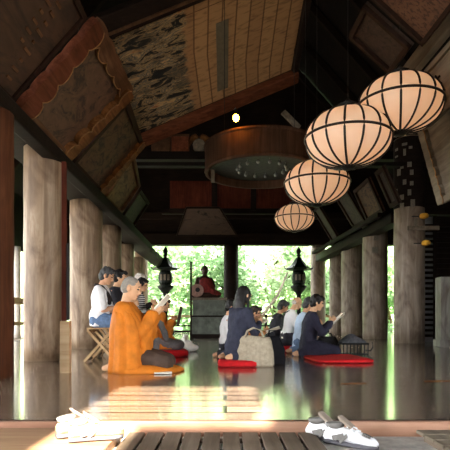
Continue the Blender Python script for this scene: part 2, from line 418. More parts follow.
# the great hanging tablet: battle painting on the left, columns of writing on the right
def great_mat():
    t=NT('battle painting and columns of writing'); b=t.bsdf(.65,.3)
    tc=t.n('ShaderNodeTexCoord'); sp=t.n('ShaderNodeSeparateXYZ'); t.l(tc.outputs['UV'],sp.inputs[0])
    # writing side: grid of columns and short dark strokes
    mp=t.n('ShaderNodeMapping'); mp.inputs['Rotation'].default_value=(0,0,PI/2); t.l(tc.outputs['UV'],mp.inputs[0])
    br=t.n('ShaderNodeTexBrick'); t.l(tc.outputs['UV'],br.inputs['Vector']); br.inputs['Scale'].default_value=1
    br.offset=.0; br.inputs['Brick Width'].default_value=.072; br.inputs['Row Height'].default_value=.9; br.inputs['Mortar Size'].default_value=.004
    br.inputs['Color1'].default_value=lin('#8a6845'); br.inputs['Color2'].default_value=lin('#9a774f'); br.inputs['Mortar'].default_value=lin('#5e4226'); br.inputs['Bias'].default_value=0
    n1=t.noise(t.coord('UV',(14,46,1)),1,3,.6,.4)
    wr=t.mix(t.ramp(n1,[(.50,(0,0,0)),(.66,(.75,.75,.75))]),br.outputs['Color'],'#41301f')
    # painted side: crowd of dark and pale brush marks
    n2=t.noise(t.coord('UV',(7,15,1)),1,5,.7,.8); n3=t.noise(t.coord('UV',(4,7,1)),1,3,.6,.6)
    pa=t.ramp(n2,[(.36,'#080a0a'),(.44,'#171b1b'),(.49,'#8d7650'),(.54,'#3c4240'),(.60,'#a58a5e'),(.68,'#7a452a')])
    pa=t.mix(t.ramp(n3,[(.5,(0,0,0)),(.58,(.75,.75,.75))]),pa,'#1b1d1a')
    m1=t.n('ShaderNodeMath',operation='MULTIPLY_ADD'); t.l(t.noise(t.coord('UV',(5,11,1)),1,5,.7),m1.inputs[0]); m1.inputs[1].default_value=.16; t.l(sp.outputs['X'],m1.inputs[2])
    side=t.ramp(m1.outputs[0],[(.455,(0,0,0)),(.475,(1,1,1))])
    c=t.mix(side,pa,wr)
    t.l(c,b.inputs['Base Color']); return t.m
gBL=at(133,136,9.5); gBR=at(291,70,9.5); gTL=at(104,36,7.8); gTR=gTL+(gBR-gBL)*1.04+V((.12,0,.02))
nn=(gBR-gBL).cross(gTL-gBL).normalized(); 
if nn.y>0: nn=-nn
G=thing('great_votive_tablet','great leaning tablet overhead, dark battle painting beside columns of writing','tablet',gBL)
uvquad('board',[gBL,gBR,gTR,gTL],-nn,.06,great_mat(),G)
e1=(gBR-gBL).normalized(); e2=(gTL-gBL).normalized()
mb=MB(); mb.slab([gBL-e2*.22-e1*.1,gBR-e2*.22+e1*.1,gBR+e1*.1,gBL-e1*.1],nn,.16); obj('lower_frame',mb,wood('reddish frame','#43200f','#5e3320','#7a4a2e','x'),G,bevel=.02)
mb=MB(); mb.slab([gTL-e1*.35,gTR+e1*.12,gTR+e1*.12+e2*.36,gTL-e1*.35+e2*.36],nn,.16); obj('upper_frame',mb,m_dark,G,bevel=.02)
mb=MB(); mb.slab([gTL-e1*.35+e2*.08,gTR+e1*.12+e2*.08,gTR+e1*.12+e2*.12,gTL-e1*.35+e2*.12],nn,.2); obj('frame_moulding',mb,m_panel,G,bevel=.01)
mb=MB(); mb.slab([gBL-e1*.12,gBL,gTL,gTL-e1*.12],nn,.12); obj('side_frame',mb,m_frame,G,bevel=.01)
mb=MB(); mb.slab([gBR,gBR+e1*.10,gTR+e1*.10,gTR],nn,.12); obj('side_frame',mb,m_dark,G,bevel=.01)
q=lambda u,v: gBL*(1-u)*(1-v)+gBR*u*(1-v)+gTR*u*v+gTL*(1-u)*v
mb=MB(); mb.slab([q(.535,.10),q(.60,.10),q(.60,.74),q(.535,.74)],nn,.012); obj('title_strip',mb,plain('grey green title strip','#57503f',.7,.1),G)
for i in (.12,.5,.9):       # hanging irons to the roof
    p=q(i,1)+V((0,.05,.05)); w=MB(); zr=roofz(p.x); w.tube([p,(p.x,p.y,zr)],.006,6); obj('hanging_iron',w,m_black,G)

# right-hand tablets
GR='votive tablets on the right'
def rt(label,bf,tf,dy,mat,fmat,fw=.06,**k):
    """bf, tf: far-edge bottom and top; the board runs dy towards the entrance"""
    bf,tf=V(bf),V(tf); d=V((.06*dy/2,-dy,0))
    return tablet(label,bf,bf+d,tf+d,tf,mat,fmat,fw,.05,(-1,0,-1),grp=GR,**k)
rt('dark framed tablet slanting above the nearest lantern',at(392,73,6.2),at(350,35,6.2),.62,m_artE,m_paneld,.06)
def text_mat():
    t=NT('brown board of small writing'); b=t.bsdf(.7,.25)
    n1=t.noise(t.coord('UV',(60,16,1)),1,3,.6,.3); n2=t.noise(t.coord('UV',(3,3,1)),1,3)
    c=t.ramp(n2,[(.3,'#4e3323'),(.7,'#664631')]); c=t.mix(t.ramp(n1,[(.5,(0,0,0)),(.6,(.9,.9,.9))]),c,'#2f1d12'); t.l(c,b.inputs['Base Color']); return t.m
rt('red-brown writing tablet in the top right corner',at(425,44,5.42),at(372,-5,5.42),1.9,text_mat(),m_paneld,.05)
b=MB(); b.beam(at(402,86,7.0)+V((0,0,.07)),at(402,86,7.0)+V((.1,-4.0,.07)),.10,.24); struct('trim_9',b,m_greyw,bevel=.01)
g4=rt('weathered grey tablet with carved characters under the right-hand beam',at(428,128,6.4),at(413,86,6.4),2.6,m_greyw,m_greyw,.05)
nf=V((-.93,0,-.36))
p0=at(428,128,6.4); p1=at(413,86,6.4); up=(p1-p0).normalized(); nr=up.cross(V((0,1,0))).normalized(); nr=nr if nr.x<0 else -nr
def strokes(cy,cu,sc):
    base=p0+(p1-p0)*cu+V((.03*cy,-cy,0))
    for (a,b2,c,d) in ((-.5,.6,.5,.6),(-.45,.1,.45,.1),(0,.9,0,-.9),(-.5,-.5,-.1,.1),(.5,-.5,.1,.1),(-.3,.9,-.3,.2)):
        A=base+V((0,-a*sc,0))+up*b2*sc; Bq=base+V((0,-c*sc,0))+up*d*sc
        m=MB(); m.beam(A+nr*.01,Bq+nr*.01,.02,.012,nr); obj('carved_stroke',m,m_dark,g4)
strokes(.55,.5,.16); strokes(1.05,.5,.16); strokes(1.55,.5,.16)
rt('pale planked tablet with notched edge at the right of view, below the grey one',at(443,204,7.0),at(421,124,7.0),2.6,m_greyw,m_greyw,.09,near=(.13,.08,9,.2,m_greyw))
rt('brown framed tablet leaning above the gap between the two front right columns',at(381,212,12.3)+V((0,1.1,-.01)),at(366,181,12.3)+V((0,1.1,.06)),1.25,m_artC,m_paneld,.09)
rt('dark tablet behind the second lantern from the far end',at(355,229,14.7),at(336,197,14.7),1.1,m_artE,m_paneld,.1)
rt('long narrow plank tablet at the far end of the right row',at(334,243,16.6),at(314,210,16.6),.8,m_artE,m_paneld,.08)
rt('weathered plank tablet beside the papered column top',at(392,208,11.0),at(376,172,11.0),.5,m_artE,m_paneld,.1)

# ------------------------------------------------------------------ ceiling clutter at the back
b=MB(); b.box((-4.5,13.9,5.0),(5.2,14.15,5.22)); struct('trim_10',b,m_roof)
b=MB(); b.box((-4.5,11.1,3.95),(5.0,11.3,4.03)); struct('trim_11',b,m_roof)
for i,(x0,x1,l) in enumerate(((152,171,'dull brown wooden box, left one on the high crossbeam'),(172,189,'reddish wooden box beside the pale drum on the crossbeam'))):
    a=at(x0,149,14); c=at(x1,134,14); t=thing('wooden_box',l,'box',(a.x,14,5.22),0,'boxes on the high crossbeam')
    b=MB(); b.box((a.x,13.85,5.22),(c.x,14.2,5.62)); obj('box_body',b,m_panel if i==0 else m_red,t,bevel=.01)
    b=MB(); b.box((a.x-.02,13.83,5.62),(c.x+.02,14.22,5.68)); obj('lid',b,m_panel,t,bevel=.01)
t=thing('arched_drum_stand','pale arched wooden stand on the high crossbeam','stand',(at(199,140,14).x,14,5.22))
b=MB(); pts=[(at(199,140,14).x+.36*math.cos(a),14,5.27+.36*math.sin(a)*1.1) for a in [PI*k/14 for k in range(15)]]; b.tube(pts,.085,10); obj('arch',b,m_ochre,t,smooth=True)
b=MB(); b.tube([(pts[7][0],13.9,5.40),(pts[7][0],14.1,5.40)],.17,20); obj('drum',b,m_greyw,t)
# reddish boards over the lintel and a bird painting
t=thing('red_board','long reddish brown board across the back above the bird painting','board',at(240,208,18))
a=at(170,208,18); c=at(316,181,18)
b=MB(); b.box((a.x,18,a.z),(c.x,18.06,c.z)); obj('board',b,m_redd,t)
for x in (a.x+1.5,a.x+2.9): 
    b=MB(); b.box((x,17.94,a.z-.1),(x+.2,17.99,c.z)); obj('batten',b,m_dark,t)
b=MB(); b.box((a.x-.3,18.02,a.z-.2),(c.x+.3,18.2,a.z-.02)); struct('trim_12',b,m_dark)
m_bird=art_mat('dim bird painting','#40332a','#4b3b2e','#191410',4,.56,.6)
tablet('dim painted tablet of dark brush shapes hung above the left garden opening',at(176,236,17),at(238,236,17),at(220,207,16.4),at(186,207,16.4),m_bird,m_dark,.05,.04,(0,-1,-.2),name='hanging_painting',grp=None)
# loose pale boards stored high up
t=MB(); t.beam(at(283,112,10.6),at(299,128,10.6),.12,.05,(0,-1,.3)); solo('stored_board','pale short board leaning high above the round canopy','board',t,m_greyw,loc=at(291,120,10.6))

# ------------------------------------------------------------------ round hanging canopy
cc=at(262,176,8.5); r=.97
t=thing('round_canopy','large round wooden canopy drum hanging from the roof','canopy',(cc.x,cc.y,3.0))
mw=wood('canopy stave wood','#3f2c21','#573f30','#6c5040','z',4)
b=MB(); b.lathe([(r,0),(r+.01,.03),(r,.06),(r,.40),(r+.02,.42),(r+.02,.45),(r-.05,.45),(r-.05,.0),(r,0)],(0,0,0),56,False); obj('drum_side',b,mw,t,local=True,smooth=False)
b=MB(); b.lathe([(.001,.14),(r-.06,.14),(r-.06,.17),(.001,.17)],(0,0,0),48); o=obj('underside',b,plain('dull green underside','#3e4038',.6,.2),t,local=True)
for k in range(14):
    a=2*PI*k/14; b=MB(); b.ell((.42*math.cos(a),.42*math.sin(a),.08),(.03,.03,.035)); b.tube([(.42*math.cos(a),.42*math.sin(a),.1),(.42*math.cos(a),.42*math.sin(a),.16)],.008,6)
    obj('pendant',b,plain('tarnished silver','#8a8d8a',.35,.1,metal=.9) if k==0 else bpy.data.materials['tarnished silver'],t,local=True,smooth=True)
for k in range(4):
    a=PI/4+k*PI/2; b=MB(); x,y=.9*math.cos(a),.9*math.sin(a); b.tube([(x,y,.43),(x,y,roofz(x+cc.x)-3.05)],.005,6); obj('hanging_rod',b,m_black,t,local=True)
b=MB(); b.box((-.86,-.25,-.2),(-.80,-.19,.0)); obj('tassel',b,m_greyw,t,local=True)

# bare bulb
bp=at(236,118,7.5)
t=thing('bare_bulb','glowing bare light bulb hanging under the great tablet','light bulb',bp)
tb=NT('bare bulb glow'); e=tb.n('ShaderNodeEmission'); e.inputs[0].default_value=lin('#ff9a2c'); e.inputs[1].default_value=95; tb.l(e.outputs[0],tb.out.inputs[0])
te=NT('bulb glow'); e=te.n('ShaderNodeEmission'); e.inputs[0].default_value=lin('#ffd9a0'); e.inputs[1].default_value=22; te.l(e.outputs[0],te.out.inputs[0])
b=MB(); b.ell((0,0,0),(.045,.045,.055)); obj('bulb',b,tb.m,t,local=True,smooth=True)
b=MB(); b.tube([(0,0,.05),(0,0,.13)],.022,10); obj('socket',b,m_black,t,local=True)
b=MB(); b.tube([(0,0,.13),(0,.3,.28),(.0,1.95,.95)],.005,6); obj('cord',b,m_black,t,local=True)
# ------------------------------------------------------------------ paper lanterns
def lantern_mat():
    t=NT('lantern paper'); b=t.bsdf(.35,.4)
    v=t.coord(); f=t.noise(v,5)
    t.l(t.ramp(f,[(.3,'#e6d3c2'),(.7,'#eee0d2')]),b.inputs['Base Color'])
    tr=t.n('ShaderNodeBsdfTranslucent'); tr.inputs[0].default_value=lin('#ffd9b4')
    mx=t.n('ShaderNodeMixShader'); mx.inputs[0].default_value=.42; t.l(b.outputs[0],mx.inputs[1]); t.l(tr.outputs[0],mx.inputs[2])
    t.l(mx.outputs[0],t.out.inputs[0]); return t.m
m_lant=lantern_mat(); m_rib=plain('black lacquer rib','#1a0f0a',.4,.15)
def lantern(px,py,Y,R,label):
    c=at(px,py,Y); t=thing('paper_lantern',label,'lantern',c,0,'hanging paper lanterns')
    h=R*.665; N=15; K=12
    b=MB(); pr=[]
    for i in range(K*2+1):
        a=-PI/2*.93+PI*.93*i/(K*2); pr.append((R*math.cos(a)**.9,h*math.sin(a)/math.sin(PI/2*.93)))
    b.lathe(pr,n=54,caps=False); o=obj('paper_shell',b,m_lant,t,local=True,smooth=True)
    for k in range(N):
        a0=2*PI*(k+.5)/N; rb=MB(); rb.tube([((q[0]+.006)*math.cos(a0),(q[0]+.006)*math.sin(a0),q[1]) for q in pr],  .0135*R/.5,6); obj('rib',rb,m_rib,t,local=True,smooth=True)
    rb=MB(); rb.lathe([(R+.004,-.013*R*2),(R+.02,-.011*R*2),(R+.02,.011*R*2),(R+.004,.013*R*2)],(0,0,0),54,False); obj('hoop',rb,m_rib,t,local=True,smooth=True)
    rb=MB(); r0=pr[0][0]; rb.lathe([(r0+.02,.01),(r0+.025,-.015),(r0-.01,-.045),(.02,-.05)],(0,0,-h+.01),24); obj('bottom_cap',rb,m_black,t,local=True)
    rb=MB(); rb.lathe([(r0+.05,-.02),(r0+.06,.06),(.05,.10),(.012,.14)],(0,0,h),24); obj('top_cap',rb,m_black,t,local=True)
    zr=roofz(c.x)
    rb=MB(); rb.tube([(0,0,h+.1),(0,0,zr-c.z-.05)],.005,6); obj('hanging_cord',rb,m_black,t,local=True)
    rb=MB(); rb.ell((0,0,h*.45),.05); obj('bulb',rb,te.m,t,local=True)
    L=bpy.data.lights.new('lantern_light','POINT'); L.energy=5.8*(R/.5)**2; L.color=(1,.86,.74); L.shadow_soft_size=.12
    lo=bpy.data.objects.new('lantern_light',L); COL.objects.link(lo); lo.parent=t; lo.location=(0,0,h*.6)
lantern(400,105,5.95,.485,'nearest paper lantern, at the right, overlapping the one behind it')
lantern(348,138.5,5.95,.50,'second paper lantern from right, half tucked behind the nearest one')
lantern(317,183,7.8,.5,'third paper lantern from right, mid-sized, beside the round canopy')
lantern(294.5,218,12.8,.5,'smallest and farthest paper lantern, lowest in view')

# ------------------------------------------------------------------ back veranda: rail, bronze lanterns, chest and seated statue
rl=thing('garden_rail','pale handrail running across both garden openings','railing',(0,21,0))
b=MB(); b.beam((-4.3,21,.70),(6.2,21,.70),.09,.09); obj('handrail',b,m_pale,rl)
b=MB(); b.beam((-4.3,21,.30),(6.2,21,.30),.06,.06); obj('rail',b,m_dark,rl)
b=MB(); b.beam((-4.3,21,.06),(6.2,21,.06),.10,.10); obj('rail',b,m_dark,rl)
for i in range(8):
    x=-4.2+i*1.48; b=MB(); b.box((x-.05,20.95,0),(x+.05,21.05,.78)); obj('post',b,m_dark,rl)

def bronze_lantern(x,y,label):
    t=thing('bronze_lantern',label,'lantern',(x,y,0),0,'standing bronze lanterns'); t.scale=(.82,.82,1)
    f=lambda name,prof,n=24: obj(name,MB().lathe(prof,n=n),m_bronze,t,local=True,smooth=False)
    f('pedestal',[(.42,0),(.42,.12),(.30,.20),(.16,.32),(.10,.6),(.10,1.0),(.14,1.08),(.10,1.16),(.11,1.5),(.2,1.62),(.36,1.76),(.38,1.84),(.30,1.86)])
    f('fire_chamber',[(.24,1.86),(.31,1.95),(.34,2.14),(.31,2.32),(.24,2.40)],12)
    f('lantern_roof',[(.26,2.40),(.56,2.44),(.58,2.50),(.36,2.62),(.20,2.80),(.10,2.92),(.05,2.94)],6)
    f('finial',[(.05,2.92),(.10,2.98),(.06,3.04),(.12,3.12),(.10,3.2),(.02,3.32)],16)
    for k in range(6):
        a=k*PI/3; b=MB(); p=V((math.cos(a),math.sin(a),0)); b.tube([p*.54+V((0,0,2.46)),p*.64+V((0,0,2.5)),p*.67+V((0,0,2.58))],[.03,.025,.012],8); obj('roof_scroll',b,m_bronze,t,local=True)
    for k in range(3):
        a=-PI/2+(k-1)*.5; b=MB(); p=V((math.cos(a),math.sin(a),0)); b.obox(p*.335+V((0,0,2.14)),V((-p.y,p.x,0))*.05,p*.012,V((0,0,.11))); obj('window_grille',b,m_greyw,t,local=True)
bronze_lantern(-2.26,19.0,'black bronze lantern silhouetted in the left garden opening')
bronze_lantern(2.80,19.0,'black bronze lantern silhouetted in the right garden opening')

# chest
CY=14.85; cx0=at(192,0,CY).x; cx1=at(227,0,CY).x; CT=1.19
t=thing('offertory_chest','grey box-shaped chest carrying the seated red-robed statue','chest',((cx0+cx1)/2,CY+.4,0))
b=MB(); b.box((cx0,CY,.10),(cx1,CY+.85,.62)); obj('lower_box',b,m_stone,t,bevel=.01)
b=MB(); b.box((cx0+.02,CY+.02,.66),(cx1-.04,CY+.83,CT-.06)); obj('upper_box',b,m_stone,t,bevel=.01)
b=MB(); b.box((cx0-.05,CY-.05,.615),(cx1+.05,CY+.9,.665)); obj('shelf_board',b,m_dark,t,bevel=.006)
b=MB(); b.box((cx0-.04,CY-.04,CT-.065),(cx1,CY+.88,CT)); obj('top_board',b,m_greyw,t,bevel=.006)
b=MB(); b.box((cx0-.03,CY-.03,0),(cx1+.03,CY+.88,.11)); obj('plinth',b,m_dark,t,bevel=.006)
for x0 in (.06,.54):
    for z0,z1 in ((.16,.56),(.71,1.08)):
        b=MB(); X=cx0+x0; b.box((X,CY-.012,z0),(X+.42,CY+.03,z1)); b.box((X+.04,CY-.02,z0+.04),(X+.38,CY-.01,z1-.04)); obj('panel',b,m_stone,t,bevel=.005)
# statue
sx=at(204,0,CY).x; sy=CY+.42
t=thing('seated_statue','dark brown seated monk statue in red bib on the grey chest','statue',(sx,sy,CT),.25)
mst=plain('dark polished statue wood','#2f1a10',.4,.2)
b=MB()
b.loft([((0,0,.0),(.34,0,0),(0,.30,0)),((0,0,.10),(.36,0,0),(0,.3,0)),((0,0,.2),(.26,0,0),(0,.2,0)),((-.02,0,.42),(.2,0,0),(0,.17,0)),((-.02,0,.60),(.21,0,0),(0,.14,0)),((0,0,.68),(.1,0,0),(0,.09,0))])
b.caps([(0,-.02,.66),(0,-.02,.75)],[.07,.06]); b.ell((0,-.03,.86),(.105,.12,.15)); b.ell((0,-.15,.85),(.02,.03,.03)); b.ell((-.11,-.02,.86),(.02,.03,.05)); b.ell((.11,-.02,.86),(.02,.03,.05))
b.caps([(-.2,0,.58),(-.28,-.05,.36),(-.12,-.24,.24)],[.07,.06,.045]); b.caps([(.2,0,.58),(.29,-.06,.36),(.22,-.26,.22)],[.07,.06,.045])
b.caps([(-.2,0,.12),(-.36,-.18,.1),(.02,-.3,.08)],[.13,.11,.07]); b.caps([(.2,0,.12),(.36,-.18,.1),(-.02,-.3,.09)],[.13,.11,.07])
b=remesh(b,.018,5); obj('body',b,mst,t,local=True,smooth=True)
mr=plain('faded red cloth','#6e221d',.8,.2)
b=MB(); b.loft([((.02,-.05,.62),(.13,0,0),(0,.14,0)),((.02,-.09,.52),(.2,0,0),(0,.15,0)),((.03,-.12,.38),(.22,0,0),(0,.16,0)),((.05,-.16,.24),(.26,0,0),(0,.18,0)),((.08,-.2,.16),(.32,0,0),(0,.2,0))],pleat=.03); obj('red_bib',b,mr,t,local=True,smooth=True)
b=MB(); b.caps([(.18,-.32,.20),(.40,-.2,.12),(.42,-.05,.05)],[.09,.08,.05]); b=remesh(b,.015,2,.01); obj('red_cloth',b,mr,t,local=True,smooth=True)
# round wooden gong block and slim pole beside the statue
t=thing('wooden_gong','round pinkish wooden gong with dark centre on the chest corner','gong',at(197,297,CY)+V((0,.02,0)))
b=MB(); c=at(197,290.5,CY); prof=[(.0,0)]
for i,(r0,y0) in enumerate(((.20,.0),(.21,.05),(.20,.12))): pass
b.tube([c+V((0,0,0)),c+V((0,.14,0))],.20,28); obj('gong_body',b,plain('worn pinkish wood','#8a6a5e',.6,.15),t,bevel=.02)
b=MB(); b.tube([c+V((.02,-.015,.02)),c+V((.02,.03,.02))],.07,20); obj('gong_eye',b,m_black,t)
p=MB(); c=at(192,0,CY-.1); p.tube([(c.x-.03,CY-.1,0),(c.x-.03,CY-.1,2.25)],.03,8); solo('thin_pole','thin dark upright pole at the left side of the grey chest','pole',p,m_dark,loc=(c.x-.03,CY-.1,0))
# small white parcels by the chest foot
for i,(px,py,s,l) in enumerate(((186,352,.16,'small white bundle on the floor left of the grey chest, lower one'),(184,345,.13,'small pale bundle on the floor nearest the grey chest'))):
    p=at(px,py,F*CH/(py-HY)); b=MB(); b.ell((0,0,s*.55),(s,s*.8,s*.55)); b.ell((s*.7,.05,s*.4),(s*.6,s*.5,s*.4)); b.caps([(0,0,s),(.0,0,s*1.5)],[s*.22,s*.3])
    b=remesh(b,.02,2,.012,8,i); o=solo('cloth_bundle',l,'bundle',b,m_white,'pale bundles by the chest',smooth=True); o.location=(p.x,p.y,.0)

# ------------------------------------------------------------------ garden trees
def leaf_mat(name,a,b2,c):
    t=NT(name); b=t.bsdf(.6,.2); oi=t.n('ShaderNodeNewGeometry')
    col=t.ramp(oi.outputs['Random Per Island'],[(0,a),(.5,b2),(1,c)]); t.l(col,b.inputs['Base Color'])
    tr=t.n('ShaderNodeBsdfTranslucent'); t.l(col,tr.inputs[0]); mx=t.n('ShaderNodeMixShader'); mx.inputs[0].default_value=.5
    t.l(b.outputs[0],mx.inputs[1]); t.l(tr.outputs[0],mx.inputs[2]); t.l(mx.outputs[0],t.out.inputs[0]); return t.m
LM=[leaf_mat('fresh green leaves','#6f8d5c','#8eaa78','#b0c29c'),leaf_mat('mid green leaves','#5d7c4d','#7a986a','#9ab28a'),leaf_mat('pale yellow green leaves','#90a67a','#adbd98','#c9d3b8')]
m_bark=wood('tree bark','#3d3128','#5b4b3d','#77675a','z',5,.9)
def tree(x,y,z0,h,r,n,kind,label,lean=0,leaf=.2):
    t=thing('garden_tree',label,'tree',(x,y,z0),0,'garden trees')
    rnd=random.Random(int(x*97+y*13)); b=MB(); 
    top=V((lean*h,0,h*.72)); b.tube([(0,0,0),(lean*h*.3+.1,0,h*.25),(lean*h*.7-.1,.1,h*.5),top],[.18,.14,.10,.05],10)
    tips=[top]
    for k in range(7):
        z=h*(.22+.07*k); a=rnd.uniform(0,2*PI); s=V((lean*z,0,z)); L=r*rnd.uniform(.5,.95); e=s+V((math.cos(a)*L,math.sin(a)*L,h*rnd.uniform(.06,.28)))
        b.tube([s,(s+e)/2+V((0,0,.12)),e],[.07,.045,.02],7); tips+= [e,(s+e)/2]
    obj('trunk',b,m_bark,t,local=True,smooth=True)
    b=MB(); cl=[(p,r*rnd.uniform(.35,.6)) for p in tips]+[(V((lean*h+rnd.uniform(-r,r)*.8,rnd.uniform(-r,r)*.7,h*rnd.uniform(.15,1.0))),r*rnd.uniform(.3,.5)) for _ in range(10)]
    for i in range(n):
        c,q=rnd.choice(cl)
        while True:
            d=V((rnd.uniform(-1,1),rnd.uniform(-1,1),rnd.uniform(-1,1)))
            if d.length<1: break
        p=c+V((d.x,d.y,d.z*.6))*q; u=V((rnd.gauss(0,1),rnd.gauss(0,1),rnd.gauss(0,.5))).normalized(); w=u.cross(V((rnd.gauss(0,1),rnd.gauss(0,1),rnd.gauss(0,1)))).normalized()
        s=leaf*rnd.uniform(.6,1.3); b.add([p-u*s,p+w*s*.5,p+u*s,p-w*s*.5],[(0,1,2,3)])
    o=obj('foliage',b,LM[kind],t,local=True)
    return t
TR=[(-8.5,29,6.5,3.2,1,'light green tree at the far left of the left garden opening'),(-4.6,27,6.8,2.8,0,'bright green tree behind the left bronze lantern'),(-2.2,33,8.5,3.4,2,'pale yellow-green tree behind the seated statue'),
    (.4,28,6.4,2.6,1,'mid green tree behind the dividing post'),(3.0,31,8,3.0,2,'pale tree in the middle of the right garden opening'),(5.0,26.5,5.4,2.4,0,'bright green tree behind the right bronze lantern'),
    (7.5,33,8.5,3.4,1,'mid green tree at right end of the right garden opening'),(11.6,25.5,6.8,2.6,0,'fresh green tree seen between the two front right columns'),(9.9,30,7,2.8,1,'green tree glimpsed between the narrow right columns')]
for x,y,h,r,k,l in TR: tree(x,y,-1.15,h,r,4200,k,l,random.uniform(-.06,.06),.17)
# leaning bare trunk in the right opening
p=MB(); a=at(262,316,25.5); c=at(288,272,26.5); p.tube([V((a.x-.5,25.2,-1.1)),a,(a+c)/2+V((.1,0,-.15)),c],[.11,.09,.07,.04],10); solo('leaning_trunk','bare leaning tree trunk in the right garden opening','tree',p,m_greyw,loc=(a.x-.5,25.2,-1.1),smooth=True)
# wooded slope behind the garden
sl=MB(); NX,NZ=40,14; vs=[]
for j in range(NZ):
    for i in range(NX):
        x=-45+90*i/(NX-1); u=j/(NZ-1); y=38+u*16; z=-1.2+u*20
        vs.append((x,y+1.6*noise.noise(V((x*.25,z*.25,1))),z+1.4*noise.noise(V((x*.3,z*.3,4)))))
sl.add(vs,[(j*NX+i,j*NX+i+1,(j+1)*NX+i+1,(j+1)*NX+i) for j in range(NZ-1) for i in range(NX-1)])
th=NT('misty wooded slope'); bb=th.bsdf(.95,.1); f=th.noise(th.coord(),.9,8,.7,.6)
th.l(th.ramp(f,[(.3,'#67805a'),(.5,'#86a072'),(.7,'#a9bd95')]),bb.inputs['Base Color']); struct('ground_slope',sl,th.m,smooth=True)
# low garden shrubs at the foot of the openings
def shrub(x,y,r,k,l):
    t=thing('garden_shrub',l,'shrub',(x,y,-1.05),0,'low garden shrubs'); rnd=random.Random(int(x*31+y)); b=MB()
    for i in range(1100):
        d=V((rnd.gauss(0,1),rnd.gauss(0,1),abs(rnd.gauss(0,1)))).normalized()*rnd.uniform(.5,1)**.5; p=V((d.x*r,d.y*r,d.z*r*.95+.12))
        u=V((rnd.gauss(0,1),rnd.gauss(0,1),rnd.gauss(0,1))).normalized(); w=u.cross(d).normalized(); s=.12*rnd.uniform(.6,1.3)
        b.add([p-u*s,p+w*s*.5,p+u*s,p-w*s*.5],[(0,1,2,3)])
    obj('foliage',b,LM[k],t,local=True)
    b=MB(); b.tube([(0,0,0),(.03,0,r*.6)],[.05,.02],7); obj('stem',b,m_bark,t,local=True)
for i,(x,y,r,k,l) in enumerate([(-3.2,24,1.5,2,'low pale shrub below the left bronze lantern'),(-.6,24.5,1.6,1,'low green shrub beside the grey chest'),(2.0,24.2,1.6,0,'low bright shrub beneath the leaning trunk'),(4.6,23.6,1.5,2,'low pale shrub at right end of the garden rail'),(10.9,22.8,1.7,0,'fresh green shrub low between the two front right columns'),(7.2,24.5,1.7,1,'green shrub behind the narrow right columns')]):
    shrub(x,y,r,k,l)

m_lampy=plain('yellow ochre lacquer','#d09a30',.5,.1)
# ------------------------------------------------------------------ right side: lattice screen, pillar, fittings
t=thing('lattice_screen','tall dark lattice screen with pale gaps at the right edge','screen',(5.0,11.9,0))
b=MB(); b.box((4.55,11.98,0),(5.02,12.02,3.0)); obj('backing',b,plain('pale screen paper','#8d9195',.8,.08),t); b=MB(); b.box((5.02,11.98,0),(8.8,12.02,3.0)); obj('backing',b,m_dark,t)
for i in range(22):
    z=.12+i*.125; b=MB(); b.box((4.55,11.9,z),(8.8,11.97,z+.062)); obj('slat',b,m_dark,t)
for x in (4.56,4.98,5.5,6.0,6.6,7.4,8.2): 
    b=MB(); b.box((x-.03,11.86,0),(x+.04,11.9,3.0)); obj('upright',b,m_dark,t)
b=MB(); b.box((4.62,11.85,3.03),(8.78,12.05,4.4)); struct('wall_right',b,m_dark)
b=MB(); b.box((8.8,2.6,0),(8.95,21,4.2)); struct('wall_right.001',b,m_dark)
p=MB(); p.box((-.13,-.13,0),(.13,.13,1.35)); p.box((-.16,-.16,0),(.16,.16,.14)); o=solo('grey_pillar','square grey pillar standing before the lattice at right','pillar',p,column_mat('worn grey pillar','#5c5a55','#77746e','#8d8a84'),bevel=.01); o.location=(4.28,9.75,0)
t=thing('slatted_bench','dark slatted bench at the right edge behind the grey pillar','bench',(4.9,10.4,0))
b=MB(); b.box((4.58,10.2,.42),(6.4,10.7,.47)); obj('bench_top',b,m_dark,t)
for x in (4.62,6.3):
    b=MB(); b.box((x-.04,10.25,0),(x+.04,10.65,.42)); obj('leg',b,m_dark,t)
for i,(px,py,l) in enumerate(((424,216,'upper small ochre hand lamp beside the papered column'),(426,243,'lower small ochre hand lamp beside the papered column'))):
    c=at(px,py,11.0); t=thing('hand_lamp',l,'lamp',c,0,'small ochre lamps')
    b=MB(); b.lathe([(.04,-.06),(.08,-.045),(.10,0),(.08,.045),(.04,.06)],n=16); obj('lamp_body',b,m_lampy,t,local=True,smooth=True)
    b=MB(); b.tube([(-.25,.05,0),(.0,.05,0)],.012,6); obj('bracket',b,m_black,t,local=True)
b=MB(); a=at(419,228,11.05); c=at(439,228,11.05); b.beam(a+V((-.25,0,0)),c,.05,.09); solo('wooden_bar','short pale wooden bar projecting right from the papered column','bar',b,m_greyw,loc=a)
